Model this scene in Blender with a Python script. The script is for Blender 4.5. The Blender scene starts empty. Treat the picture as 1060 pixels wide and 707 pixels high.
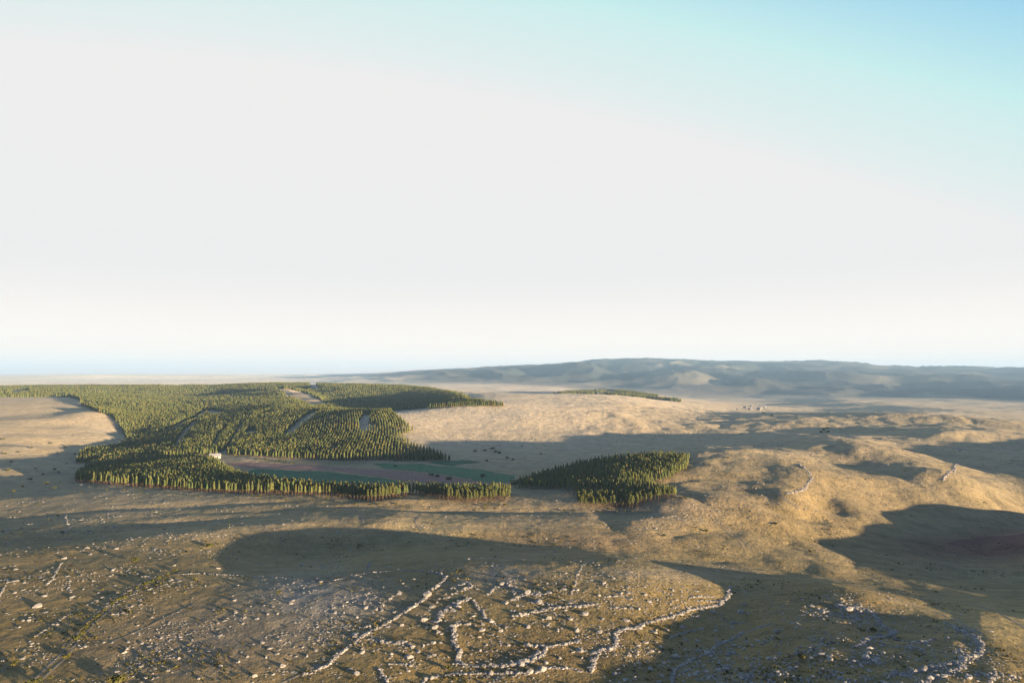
import bpy, math, random
import numpy as np

# ------------------------------------------------------------------ camera, sky, sun, exposure
SC = bpy.context.scene
COL = SC.collection
W0, H0, F0 = 1060.0, 707.0, 706.0        # photograph size and focal length in its pixels
HORIZON = 387.0
CAMZ = 125.0
PITCH = math.atan((HORIZON - H0 / 2) / F0)
cam = bpy.data.cameras.new('camera')
cam.sensor_width = 36.0
cam.lens = 36.0 * F0 * math.cos(PITCH) / W0
cam.clip_start = 1.0
cam.clip_end = 80000.0
camo = bpy.data.objects.new('camera', cam)
COL.objects.link(camo)
camo.location = (0, 0, CAMZ)
camo.rotation_euler = (math.radians(90) + PITCH, 0, 0)
SC.camera = camo

EXPOSURE = 2.22
SKYK = 2.0 ** -EXPOSURE
SUN_EL = math.radians(2.0)
SUN_AZ = math.radians(125.0)             # clockwise from +Y: behind the camera, to the right
SUNV = np.array([math.sin(SUN_AZ), math.cos(SUN_AZ)])
world = bpy.data.worlds.new('World')
SC.world = world
world.use_nodes = True
wn, wl = world.node_tree.nodes, world.node_tree.links
wn.clear()
w_out = wn.new('ShaderNodeOutputWorld')
w_bg = wn.new('ShaderNodeBackground')
w_bg.inputs['Strength'].default_value = 0.10
sky = wn.new('ShaderNodeTexSky')
sky.sky_type = 'NISHITA'
sky.sun_disc = False
sky.sun_elevation = SUN_EL
sky.sun_rotation = SUN_AZ
sky.altitude = 1000
sky.air_density = 1.0
sky.dust_density = 1.0
sky.ozone_density = 1.0
w_tc = wn.new('ShaderNodeTexCoord')
def wmath(op, a, b=None, vec=False):
    n = wn.new('ShaderNodeVectorMath' if vec else 'ShaderNodeMath')
    n.operation = op
    for i, v in enumerate((a, b)):
        if v is None:
            continue
        if hasattr(v, 'is_output'):
            wl.new(v, n.inputs[i])
        else:
            n.inputs[i].default_value = v
    if vec:
        return n.outputs['Value'] if op == 'DOT_PRODUCT' else n.outputs['Vector']
    return n.outputs[0]
# pale band over the land away from the sun, deepening to blue overhead and towards the right
wdir = wmath('NORMALIZE', w_tc.outputs['Generated'], None, True)
wdot = wmath('DOT_PRODUCT', wdir, (-0.163, 0.603, -0.782), True)
w_map = wn.new('ShaderNodeMapRange')
w_map.inputs['From Min'].default_value = -1.0
w_map.inputs['From Max'].default_value = 0.4
wl.new(wdot, w_map.inputs['Value'])
w_ramp = wn.new('ShaderNodeValToRGB')
stops = [(-1.0, (.006, .024, .12)), (-0.35, (.014, .056, .27)), (-0.08, (.08, .27, .54)), (0.038, (.31, .60, .76)), (0.147, (.57, .80, .84)), (0.225, (.69, .83, .86)), (0.30, (.86, .865, .87)), (0.4, (2.0, 1.6, 1.4))]
er = w_ramp.color_ramp.elements
while len(er) < len(stops):
    er.new(0.5)
for e, (k, c) in zip(er, stops):
    e.position = (k + 1.0) / 1.4
    e.color = (*c, 1)
wl.new(w_map.outputs['Result'], w_ramp.inputs['Fac'])
wscale = wn.new('ShaderNodeVectorMath'); wscale.operation = 'MULTIPLY'
wscale.inputs[1].default_value = (0.25, 0.25, 0.25)
wl.new(sky.outputs['Color'], wscale.inputs[0])
wglow = wn.new('ShaderNodeVectorMath'); wglow.operation = 'SCALE'
wl.new(w_ramp.outputs['Color'], wglow.inputs[0])
wglow.inputs['Scale'].default_value = 10.0 * SKYK
wadd = wmath('ADD', wscale.outputs[0], wglow.outputs[0], True)
w_sep = wn.new('ShaderNodeSeparateXYZ'); wl.new(wdir, w_sep.inputs[0])
w_low = wn.new('ShaderNodeMapRange')                  # the palest air lies along the horizon
for i, v in zip((1, 2, 3, 4), (0.0, 0.17, 1.0, 0.0)): w_low.inputs[i].default_value = v
w_low.interpolation_type = 'SMOOTHERSTEP'
wl.new(w_sep.outputs['Z'], w_low.inputs[0])
w_cc = wn.new('ShaderNodeMix'); w_cc.data_type = 'VECTOR'
wl.new(w_low.outputs[0], w_cc.inputs[0])
w_cc.inputs[4].default_value = (8.6 * SKYK, 8.5 * SKYK, 8.45 * SKYK)
w_cc.inputs[5].default_value = (11.0 * SKYK, 10.0 * SKYK, 9.1 * SKYK)
wcap = wmath('MINIMUM', wadd, w_cc.outputs[1], True)
wl.new(wcap, w_bg.inputs['Color'])
wl.new(w_bg.outputs[0], w_out.inputs['Surface'])

sun = bpy.data.lights.new('sun', 'SUN')
sun.energy = 5.0
sun.angle = math.radians(0.5)
sun.color = (1.0, 0.76, 0.50)
suno = bpy.data.objects.new('sun', sun)
COL.objects.link(suno)
suno.location = (400, -400, 600)
suno.rotation_euler = (math.radians(90) - SUN_EL, 0, math.pi - SUN_AZ)

SC.view_settings.view_transform = 'Standard'
SC.view_settings.look = 'None'
SC.view_settings.gamma = 1.0
SC.view_settings.use_curve_mapping = False
SC.view_settings.exposure = EXPOSURE
SC.cycles.volume_bounces = 0
SC.cycles.max_bounces = 4
SC.cycles.diffuse_bounces = 2
SC.cycles.transparent_max_bounces = 4
# ------------------------------------------------------------------ terrain height field
RNG = np.random.default_rng(7)
HAZE_ON = True

def _hash(ix, iy, seed):
    h = (ix.astype(np.int64) * 374761393 + iy.astype(np.int64) * 668265263 + seed * 1442695041) & 0xffffffff
    h = ((h ^ (h >> 13)) * 1274126177) & 0xffffffff
    h = ((h ^ (h >> 16)) * 2246822519) & 0xffffffff
    return ((h ^ (h >> 15)) & 0xffffff).astype(np.float64) / float(0xffffff)

def vnoise(x, y, seed=0):
    """gradient noise, about -1..1"""
    ix, iy = np.floor(x), np.floor(y)
    fx, fy = x - ix, y - iy
    u = fx * fx * fx * (fx * (fx * 6 - 15) + 10)
    v = fy * fy * fy * (fy * (fy * 6 - 15) + 10)
    def g(dx, dy):
        a = _hash(ix + dx, iy + dy, seed) * 2 * math.pi
        return np.cos(a) * (fx - dx) + np.sin(a) * (fy - dy)
    return 1.5 * ((g(0, 0) * (1 - u) + g(1, 0) * u) * (1 - v) + (g(0, 1) * (1 - u) + g(1, 1) * u) * v)

def fbm(x, y, wl, octv=4, seed=0, gain=0.5):
    s = np.zeros_like(x); a = 1.0; c, sn = math.cos(0.6), math.sin(0.6)
    x = x / wl; y = y / wl
    for k in range(octv):
        s += a * vnoise(x, y, seed + k * 17)
        x, y = (c * x - sn * y) * 2.03 + 3.1, (sn * x + c * y) * 2.03 - 1.7
        a *= gain
    return s

# visible land read down the columns of the picture: near part [(picture y, height), ...], far part [(distance, picture y), ...]
COLS = {
 0: ([(707,6),(650,8),(600,11),(565,12),(545,5),(530,4),(518,7),(505,0),(490,-3),(470,0),(450,14),(430,34),(413,54)], [(2500,405.5),(3000,401.5),(3400,400),(5000,402),(9000,396),(14000,391),(18500,387.6)]),
 100: ([(707,5),(650,7),(600,10),(565,11),(548,9),(541,7),(532,7),(520,6.5),(510,6),(500,2),(485,-6),(470,-8),(458,-4),(448,6),(432,26),(416,46)], [(2600,406),(3400,400),(5000,402),(9000,396),(14000,390.5),(18500,387.4)]),
 200: ([(707,4),(650,6),(600,9),(582,9),(560,8),(548,9),(541,6.5),(534,7),(524,5),(515,6),(500,0),(483,-3),(474,-2),(460,3),(445,10),(430,22),(418,34)], [(2600,410),(3400,400.5),(5000,402),(9000,396),(14000,391),(18500,387.6)]),
 300: ([(707,2),(660,5),(612,9),(594,8),(582,0),(565,-2),(552,3),(546,6.5),(536,6.5),(526,5),(520,4.5),(514,6),(496,0),(480,-2),(472,-1),(455,8),(438,22),(425,36),(418,40)], [(2150,415),(2550,407),(3000,399.5),(3300,398.5),(5000,401),(9000,396),(14000,391),(18500,387.8)]),
 400: ([(707,1),(660,5),(620,9),(592,10),(581,9),(571,0),(556,-2),(547,4),(541,6),(530,6),(520,5),(497,-1),(480,-2),(475,-1),(457,10),(440,26),(429,38),(426,30)], [(2100,421),(2450,412),(2800,403),(3000,401),(4000,403),(6500,398),(9000,392),(12000,386.5),(16000,388)]),
 480: ([(707,0),(660,5),(625,9),(595,12),(578,12),(568,2),(556,-1),(549,3),(540,4),(528,1),(518,3),(492,-2),(479,-3),(468,-2),(457,3),(446,14),(431,32),(419,48)], [(2050,412),(2400,407.5),(2700,406),(3300,406.5),(4000,406),(6500,398),(9000,393),(12000,383),(16000,386)]),
 560: ([(707,0),(660,5),(625,9),(592,13),(578,13),(570,2),(560,-2),(552,1),(543,2),(528,0),(513,1),(505,2),(497,0),(482,-6),(468,-5),(457,0),(448,10),(431,30),(416,48)], [(2300,409),(2600,407.5),(3000,408),(4500,408),(7000,400),(9500,393),(12500,379),(16000,383)]),
 610: ([(590,12)], [(12500,374.5)]),
 850: ([(600,0)], [(13000,374)]),
 930: ([(600,-28)], [(13000,380.8)]),
 590: ([(590,13)], [(12500,378)]),
 640: ([(707,0),(660,4),(625,8),(592,12),(579,12),(573,1),(566,-3),(558,-2),(540,-2),(521,0),(501,8),(486,13),(476,17),(470,5),(465,-4),(458,-4),(448,4),(436,18),(420,38)], [(2300,413),(2700,409.5),(3000,411),(3700,408),(4500,405),(6500,408),(9000,396),(13000,372),(17000,378)]),
 720: ([(707,0),(660,0),(635,2),(608,4),(598,3),(588,-8),(575,-12),(565,-10),(553,-8),(527,0),(506,7),(487,13),(473,18),(464,20),(462,0),(455,-4),(448,0),(440,8),(433,12),(427,0),(421,-2)], [(3200,416),(4500,415),(6500,411),(9000,396),(13000,374),(17000,381)]),
 800: ([(707,0),(680,-2),(650,-4),(620,-5),(608,-6),(595,-16),(580,-17),(562,-17),(541,-12),(516,0),(496,8),(478,16),(466,21),(462,12),(457,8),(452,4),(447,2),(440,10),(432,16),(428,6)], [(2600,426),(3000,425),(4500,418),(6500,412),(9000,399),(13000,376),(17000,384)]),
 880: ([(707,-2),(680,-2),(656,-2),(640,-3),(625,-1),(613,0),(606,-12),(590,-24),(562,-25),(542,-19),(523,-11),(501,-3),(482,0),(474,7),(465,16),(458,20),(452,19),(450,4),(446,2),(438,12),(430,20),(427.5,14)], [(2500,427),(3500,424),(5000,414),(7000,410),(9500,397),(13000,377),(17000,385)]),
 980: ([(707,1),(690,1),(670,0),(655,-2),(643,-1),(634,-10),(624,-20),(612,-32),(592,-38),(566,-38),(545,-34),(530,-27),(512,-15),(500,-6),(488,4),(476,-9),(466,-5),(457,3),(451,10),(446,14),(440,12),(434,16),(430,14)], [(2600,428),(3200,424.5),(4000,420),(6000,413),(9000,399),(13000,382),(17000,386)]),
 1060: ([(707,-3),(690,-6),(670,-11),(655,-17),(640,-26),(615,-38),(585,-45),(562,-46),(542,-42),(522,-34),(505,-24),(490,-14),(474,-2),(468,-12),(460,-6),(453,4),(446,6),(438,8)], [(2100,436),(2700,434),(3500,427),(4500,421),(6500,414),(9000,401),(13000,384),(17000,388)]),
}
def z_of(d, py):
    return CAMZ - d * (py - HORIZON) / F0
_cp = []
for px, (near, far) in COLS.items():
    for d, py in [(F0 * (CAMZ - z) / (py - HORIZON), py) for py, z in near] + far:
        x = (px - 530.0) / F0 * d
        _cp.append((math.atan2(x, d), math.log(math.hypot(x, d)), z_of(d, py)))
for deg in (-48, -70, -100, -140, -180, 180):               # land left of and behind the camera
    for r, z in ((60, 2), (200, 4 if deg > -90 else -4), (500, 10 if deg > -90 else -12), (1100, -2 if deg > -90 else -25), (2200, 50 if deg > -90 else -10), (4000, 60 if deg > -90 else 0), (9000, 50), (20000, 80)):
        _cp.append((math.radians(deg), math.log(r), z))
for deg in (48, 65, 90, 125, 155):
    for r, z in ((60, -2), (200, -9), (450, -34), (800, -58), (1300, -50), (2500, -40), (5000, -50), (9000, -20), (20000, 80)):
        k = 1.0 if deg < 70 else 0.7 if deg < 100 else 0.5
        _cp.append((math.radians(deg), math.log(r), z * k))
for deg in (-30, -10, 10, 30):
    _cp.append((math.radians(deg), math.log(60), -2)); _cp.append((math.radians(deg), math.log(160), -1 if deg > 0 else 1)); _cp.append((math.radians(deg), math.log(30000), 100))
_cp = np.array(_cp)
A_TH, A_R = 1.25, 1.0
_P = np.stack([_cp[:, 0] * A_TH, _cp[:, 1] * A_R], 1)
def _phi(r2):
    return 0.5 * r2 * np.log(r2 + 1e-12)
_n = len(_P)
_K = _phi(((_P[:, None] - _P[None]) ** 2).sum(-1)) + np.eye(_n) * 2e-4
_M = np.zeros((_n + 3, _n + 3)); _M[:_n, :_n] = _K
_M[:_n, _n:] = np.c_[np.ones(_n), _P]; _M[_n:, :_n] = _M[:_n, _n:].T
_WT = np.linalg.solve(_M, np.r_[_cp[:, 2], 0, 0, 0])

def z_smooth(x, y):
    shp = x.shape
    x = x.ravel(); y = y.ravel(); out = np.empty(x.size)
    for i in range(0, x.size, 20000):
        a, b = x[i:i + 20000], y[i:i + 20000]
        q = np.stack([np.arctan2(a, b) * A_TH, np.log(np.maximum(np.hypot(a, b), 8.0)) * A_R], 1)
        out[i:i + 20000] = _phi(((q[:, None] - _P[None]) ** 2).sum(-1)) @ _WT[:_n] + _WT[_n] + q @ _WT[_n + 1:]
    return out.reshape(shp)

# coarse copy of the smooth land on a polar grid: quick lookups and ray casting
NTH = 1150
TH_IN = np.linspace(math.radians(-46), math.radians(46), NTH)
TH_OUT = np.linspace(math.radians(46), math.radians(314), 172)[1:-1]
TH = np.concatenate([TH_IN, TH_OUT])
RR = [6.0]
while RR[-1] < 21500:
    r = RR[-1]
    RR.append(r * (1.12 if r < 180 else 1.0036 if r < 480 else 1.0048 if r < 1200 else 1.0065 if r < 4000 else 1.009))
RR = np.array(RR)
LR = np.log(RR)

CTH = np.linspace(-math.pi, math.pi, 400); CLR = np.linspace(math.log(6), math.log(30100), 300)
_gt, _gr = np.meshgrid(CTH, CLR, indexing='ij')
ZC = z_smooth(np.sin(_gt) * np.exp(_gr), np.cos(_gt) * np.exp(_gr))
ZC[-1] = ZC[0] = 0.5 * (ZC[0] + ZC[-1])
def _bil(Z, a, b):
    ia = np.clip(np.floor(a).astype(int), 0, Z.shape[0] - 2); ib = np.clip(np.floor(b).astype(int), 0, Z.shape[1] - 2)
    fa = np.clip(a - ia, 0, 1); fb = np.clip(b - ib, 0, 1)
    return (Z[ia, ib] * (1 - fa) + Z[ia + 1, ib] * fa) * (1 - fb) + (Z[ia, ib + 1] * (1 - fa) + Z[ia + 1, ib + 1] * fa) * fb
def z_base(x, y):
    th = np.arctan2(x, y); lr = np.log(np.maximum(np.hypot(x, y), 6.0))
    return _bil(ZC, (th - CTH[0]) / (CTH[1] - CTH[0]), (lr - CLR[0]) / (CLR[1] - CLR[0]))

def cast(zf, px, py, d0=150.0, d1=20500.0):
    """where the line of sight through picture point (px,py) meets the land"""
    px = np.atleast_1d(np.asarray(px, float)); py = np.atleast_1d(np.asarray(py, float))
    ds = np.exp(np.linspace(math.log(d0), math.log(d1), 900))
    u = (px - 530.0) / F0; s = (py - HORIZON) / F0
    X = u[:, None] * ds[None]; Y = np.broadcast_to(ds[None], X.shape)
    below = CAMZ - s[:, None] * ds[None] < zf(X, Y)
    k = np.where(below.any(1), below.argmax(1), len(ds) - 1)
    k = np.maximum(k, 1)
    lo, hi = ds[k - 1], ds[k]
    for _ in range(12):
        m = 0.5 * (lo + hi)
        b = CAMZ - s * m < zf(u * m, m)
        hi = np.where(b, m, hi); lo = np.where(b, lo, m)
    return np.stack([u * hi, hi, zf(u * hi, hi)], 1)

# local humps and hollows: picture x, y, half width in m across and along the view, height in m
BUMPS = [
 (940, 641, 22, 10, -4.5), (1000, 655, 14, 16, 1.5), (872, 612, 22, 12, 2.0),
 (160, 541, 40, 10, -3), (150, 523, 60, 6, -1.2), (45, 556, 50, 14, -3.5), (240, 520, 60, 7, -1.6), (350, 523, 60, 6, -1.5), (735, 471, 34, 26, 5), (295, 404.6, 36, 26, 9), (311, 408.5, 36, 26, 10), (328, 415, 36, 26, 9), (314, 402.5, 45, 60, -14), (327, 405.5, 45, 60, -14), (341, 411, 45, 60, -14), (352, 417, 45, 60, -12), (40, 460, 60, 40, 10), (85, 452, 40, 40, 8), (60, 470, 50, 30, 9), (15, 488, 50, 30, 9), (105, 457, 30, 24, 6), (-20, 470, 60, 60, 10), (95, 391, 900, 500, 40), (-20, 391, 700, 500, 15), (200, 391, 800, 400, 14), (318, 390, 260, 300, 45),
 (455, 526, 34, 9, -3.5), (420, 518, 24, 8, 2), (545, 527, 30, 8, -2), (590, 512, 36, 10, -2),
 (700, 530, 36, 10, -3), (740, 520, 30, 18, 3), (742, 545, 14, 16, -3.5), (790, 535, 26, 18, 4),
 (838, 534, 10, 8, -5), (862, 522, 16, 10, -4), (815, 510, 20, 30, 5), (850, 520, 14, 26, -5), (770, 500, 26, 26, -3), (840, 490, 22, 22, 3),
 (925, 475, 90, 26, -5), (900, 500, 40, 26, 4), (980, 498, 40, 26, -4),
 (200, 408, 260, 120, -18), (300, 404, 200, 90, 8), (313, 411, 100, 70, 12), (880, 628, 16, 7, 2.2), (900, 655, 12, 6, 1.8), (850, 690, 26, 6, 2.4), (800, 690, 20, 6, 1.8), (930, 680, 24, 8, 1.8), (985, 650, 12, 5, 1.5), (895, 700, 20, 6, 2.0), (835, 660, 16, 4, 1.6), (760, 700, 14, 5, 1.2), (240, 416, 120, 60, -8), (415, 424, 110, 60, -10),
 (60, 440, 90, 60, 12), (10, 450, 90, 60, 10), (98, 432, 45, 50, 12), (140, 447, 40, 60, -9), (120, 466, 60, 30, -6), (50, 488, 90, 40, -5), (75, 415, 40, 30, -4),
 (590, 388, 520, 300, 120), (690, 395, 600, 260, 90), (470, 389.5, 450, 260, 60), (770, 401, 600, 200, 70), (860, 397, 700, 260, 90), (1010, 399, 700, 260, 80), (540, 393, 500, 200, 50), (620, 430, 120, 90, 6), (560, 440, 80, 60, -4), (520, 420, 120, 60, 5),
 (840, 440, 80, 40, 6), (905, 436, 90, 50, -7), (970, 433, 120, 50, 8), (1030, 440, 110, 50, -8),
]
_bw = cast(z_base, [b[0] for b in BUMPS], [b[1] for b in BUMPS])
def z_bumps(x, y):
    z = np.zeros_like(x)
    for (px, py, sx, sy, h), w in zip(BUMPS, _bw):
        L = math.hypot(w[0], w[1]); ux, uy = w[0] / L, w[1] / L
        dx, dy = x - w[0], y - w[1]
        al = dx * ux + dy * uy; ac = dx * uy - dy * ux
        m = (ac / sx) ** 2 + (al / sy) ** 2
        z += np.where(m < 16, h * np.exp(-0.5 * np.minimum(m, 40)), 0)
    return z

# hills out of the picture to the right, low sun behind them: each crest is given by the
# edge of its shade on the land and the way back towards the sun to the crest
TAN = math.tan(SUN_EL)
SHADE = [
 ([(560,745),(600,712),(640,680),(690,650),(722,628),(745,609)], 126, 0.16),
 ([(800,597),(935,600),(915,592),(888,577),(862,563),(882,549),(900,538),(910,527),(960,520)], 230, 0.22),
 ([(926,463),(940,458),(990,455),(1040,453)], 480, 0.30),
]
CRESTS = []
def add_crest(pts, t, steep):
    pts = np.asarray(pts, float)
    w = cast(z_base, pts[:, 0], pts[:, 1])
    c = w[:, :2] + SUNV * t
    CRESTS.append((c, w[:, 2] + TAN * t, steep))
for e in SHADE:
    add_crest(*e)
CRESTS[0] = (CRESTS[0][0], CRESTS[0][1] - 2.6, CRESTS[0][2])      # the rubble on the rim adds the rest
def z_crests(x, y, z):
    for c, h, steep in CRESTS:
        best = np.full(x.shape, -1e9)
        for i in range(len(c) - 1):
            a, b = c[i], c[i + 1]; ab = b - a; L2 = (ab ** 2).sum()
            t = np.clip(((x - a[0]) * ab[0] + (y - a[1]) * ab[1]) / L2, 0, 1)
            dd = np.hypot(x - a[0] - t * ab[0], y - a[1] - t * ab[1])
            best = np.maximum(best, h[i] * (1 - t) + h[i + 1] * t - steep * (np.sqrt(dd * dd + 16) - 4))
        k = 4.0
        z = np.where(best > z + 60, best, z + k * np.log1p(np.exp(np.clip((best - z) / k, -30, 20))))
    return z

def sstep(a, b, v):
    t = np.clip((v - a) / (b - a), 0, 1); return t * t * (3 - 2 * t)

def z_detail(x, y):
    r = np.hypot(x, y)
    right = sstep(0.02, 0.16, np.arctan2(x, y)) * sstep(430, 560, r) * (1 - sstep(2200, 3500, r))
    z = 1.5 * fbm(x, y, 170, 2, 3) * sstep(250, 900, r)
    z += 5.0 * right * (np.abs(fbm(x * .8 + y * .6, y * .8 - x * .6, 120, 3, 71, .45)) - .35)
    z += 0.5 * fbm(x, y, 42, 3, 11) * (0.6 + 0.4 * sstep(300, 900, r)) * (1 + right)
    z += np.where(r < 3000, 0.16 * fbm(x, y, 8, 2, 21), 0)
    z += 7.0 * fbm(x, y, 620, 3, 31) * sstep(1500, 3200, r) * (1 - 0.6 * sstep(7000, 9000, r))
    th = np.arctan2(x, y)
    m = sstep(7000, 10500, r) * sstep(-0.30, 0.05, th)
    rid = 1 - np.abs(fbm(x * 0.9 + y * 0.25, y - x * 0.25, 1500, 4, 41, 0.46))
    z += m * ((250 - 165 * np.exp(-((r - 13500) / 2000) ** 2)) * (rid - 0.66) + 16 * fbm(x, y, 700, 3, 45))
    z += 9 * fbm(x, y, 2600, 3, 51) * sstep(6000, 9000, r) * (1 - m)
    return z

KTOP = None
KX = np.arange(30.0, 291.0, 4.0); KY = np.arange(180.0, 441.0, 4.0)
def z_knoll(x, y, z):
    """rough rocky crown of the knoll at lower right, standing up almost to the light over its rim"""
    near = (np.abs(x - 160) < 130) & (np.abs(y - 310) < 130)
    if not near.any(): return z
    global KTOP
    if KTOP is None:
        gx, gy = np.meshgrid(KX, KY, indexing='ij'); KTOP = np.full(gx.shape, -1e9)
        for t in np.arange(14, 420, 6.0):
            a, b = gx + SUNV[0] * t, gy + SUNV[1] * t
            KTOP = np.maximum(KTOP, z_crests(a, b, z_base(a, b) + z_bumps(a, b)) + 0.25 - TAN * t)
    top = _bil(KTOP, (x - KX[0]) / 4.0, (y - KY[0]) / 4.0)
    px = 530 + F0 * x / np.maximum(y, 1); py = HORIZON + F0 * (CAMZ - z) / np.maximum(y, 1)
    m = sstep(745, 800, px) * (1 - sstep(990, 1008, px)) * sstep(612, 622, py) * (1 - sstep(760, 800, py)) * (y > 150)
    dip = np.exp(-0.5 * (((px - 940) / 42) ** 2 + ((py - 640) / 11) ** 2))
    k = fbm(x, y, 26, 3, 131)
    want = top + 0.6 + 1.2 * k - 6 * dip
    return z + np.where(near, m * np.clip(want - z, -1.0, 5.0), 0)

def z_full(x, y):
    return z_detail(x, y) + z_knoll(x, y, z_crests(x, y, z_base(x, y) + z_bumps(x, y)))

_T, _R = np.meshgrid(TH, RR, indexing='ij')
GX, GY = np.sin(_T) * _R, np.cos(_T) * _R
GZ = z_full(GX, GY)
_in = slice(0, NTH)
ZIN = GZ[:NTH]
def ground_z(x, y):
    """height of the built ground sheet (its part in front of the camera)"""
    th = np.arctan2(x, y); lr = np.log(np.maximum(np.hypot(x, y), 6.0))
    a = (th - TH_IN[0]) / (TH_IN[1] - TH_IN[0])
    b = np.interp(lr, LR, np.arange(len(LR)))
    return _bil(ZIN, a, b)
def at(px, py):
    """(x, y, z) on the built ground seen at picture point px, py (arrays or numbers)"""
    return cast(ground_z, px, py)
# ------------------------------------------------------------------ helpers
def np_mesh(name, verts, faces, mat=None, smooth=False, colors=None):
    """faces: int array (n,3) or (n,4)"""
    me = bpy.data.meshes.new(name)
    verts = np.asarray(verts, np.float32); faces = np.asarray(faces, np.int32)
    k = faces.shape[1]; n = len(faces)
    me.vertices.add(len(verts)); me.vertices.foreach_set('co', verts.ravel())
    me.loops.add(n * k); me.loops.foreach_set('vertex_index', faces.ravel())
    me.polygons.add(n); me.polygons.foreach_set('loop_start', np.arange(0, n * k, k, dtype=np.int32))
    me.polygons.foreach_set('use_smooth', np.full(n, smooth))
    me.update(calc_edges=True)
    if mat: me.materials.append(mat)
    if colors is not None:
        for nm, c in colors.items():
            at_ = me.color_attributes.new(nm, 'FLOAT_COLOR', 'POINT')
            c4 = np.ones((len(verts), 4), np.float32); c4[:, :c.shape[1]] = c
            at_.data.foreach_set('color', c4.ravel())
    return me
def link(name, me, parent=None, loc=None, **props):
    o = bpy.data.objects.new(name, me); COL.objects.link(o)
    if parent: o.parent = parent
    if loc is not None: o.location = loc
    for k, v in props.items(): o[k] = v
    return o

class Nodes:
    def __init__(s, name):
        s.m = bpy.data.materials.new(name); s.m.use_nodes = True
        s.n, s.l = s.m.node_tree.nodes, s.m.node_tree.links
        s.b = s.n['Principled BSDF']; s.b.inputs['Roughness'].default_value = 0.95
        s.b.inputs['Specular IOR Level'].default_value = 0.15
        s._pos = None
    def pos(s):
        if not s._pos: s._pos = s.n.new('ShaderNodeNewGeometry').outputs['Position']
        return s._pos
    def noise(s, scale, detail=4, rough=0.55, vec=None, stretch=None):
        t = s.n.new('ShaderNodeTexNoise'); t.inputs['Scale'].default_value = scale
        t.inputs['Detail'].default_value = detail; t.inputs['Roughness'].default_value = rough
        v = vec or s.pos()
        if stretch:
            mp = s.n.new('ShaderNodeMapping'); mp.inputs['Rotation'].default_value = (0, 0, stretch[2])
            mp.inputs['Scale'].default_value = (stretch[0], stretch[1], 1); s.l.new(v, mp.inputs['Vector']); v = mp.outputs[0]
        s.l.new(v, t.inputs['Vector']); return t.outputs['Fac']
    def ramp(s, fac, a, b, lo=0.0, hi=1.0):
        t = s.n.new('ShaderNodeMapRange'); s.l.new(fac, t.inputs[0])
        for i, v in zip((1, 2, 3, 4), (a, b, lo, hi)): t.inputs[i].default_value = v
        return t.outputs[0]
    def mix(s, fac, a, b, mode='MIX'):
        t = s.n.new('ShaderNodeMix'); t.data_type = 'RGBA'; t.blend_type = mode
        for sock, v in ((t.inputs[0], fac), (t.inputs[6], a), (t.inputs[7], b)):
            if hasattr(v, 'is_output'): s.l.new(v, sock)
            elif isinstance(v, tuple): sock.default_value = (*v, 1)
            else: sock.default_value = v
        return t.outputs[2]
    def attr(s, nm):
        t = s.n.new('ShaderNodeAttribute'); t.attribute_name = nm; return t
    def bump(s, fac, dist, strength=1.0):
        t = s.n.new('ShaderNodeBump'); t.inputs['Strength'].default_value = strength
        t.inputs['Distance'].default_value = dist; s.l.new(fac, t.inputs['Height'])
        s.l.new(t.outputs[0], s.b.inputs['Normal'])
    def math(s, op, a, b):
        t = s.n.new('ShaderNodeMath'); t.operation = op
        for i, v in enumerate((a, b)):
            if hasattr(v, 'is_output'): s.l.new(v, t.inputs[i])
            else: t.inputs[i].default_value = v
        return t.outputs[0]
    def color(s, c):
        if hasattr(c, 'is_output'): s.l.new(c, s.b.inputs['Base Color'])
        else: s.b.inputs['Base Color'].default_value = (*c, 1)
        return s.m

def inpoly(px, py, poly):
    poly = np.asarray(poly, float); ins = np.zeros(px.shape, bool)
    x0, y0 = poly[:, 0], poly[:, 1]; x1, y1 = np.roll(x0, -1), np.roll(y0, -1)
    for a, b, c, d in zip(x0, y0, x1, y1):
        if b == d: continue
        ins ^= ((b > py) != (d > py)) & (px < (c - a) * (py - b) / (d - b) + a)
    return ins
def world_poly(pts):
    return at([p[0] for p in pts], [p[1] for p in pts])[:, :2]
def seg_dist(x, y, line):
    best = np.full(x.shape, 1e9)
    for a, b in zip(line[:-1], line[1:]):
        ab = b - a; t = np.clip(((x - a[0]) * ab[0] + (y - a[1]) * ab[1]) / max((ab ** 2).sum(), 1e-9), 0, 1)
        best = np.minimum(best, np.hypot(x - a[0] - t * ab[0], y - a[1] - t * ab[1]))
    return best

# ------------------------------------------------------------------ ground
def proj(x, y, z):
    return 530 + F0 * x / y, HORIZON + F0 * (CAMZ - z) / y

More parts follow.
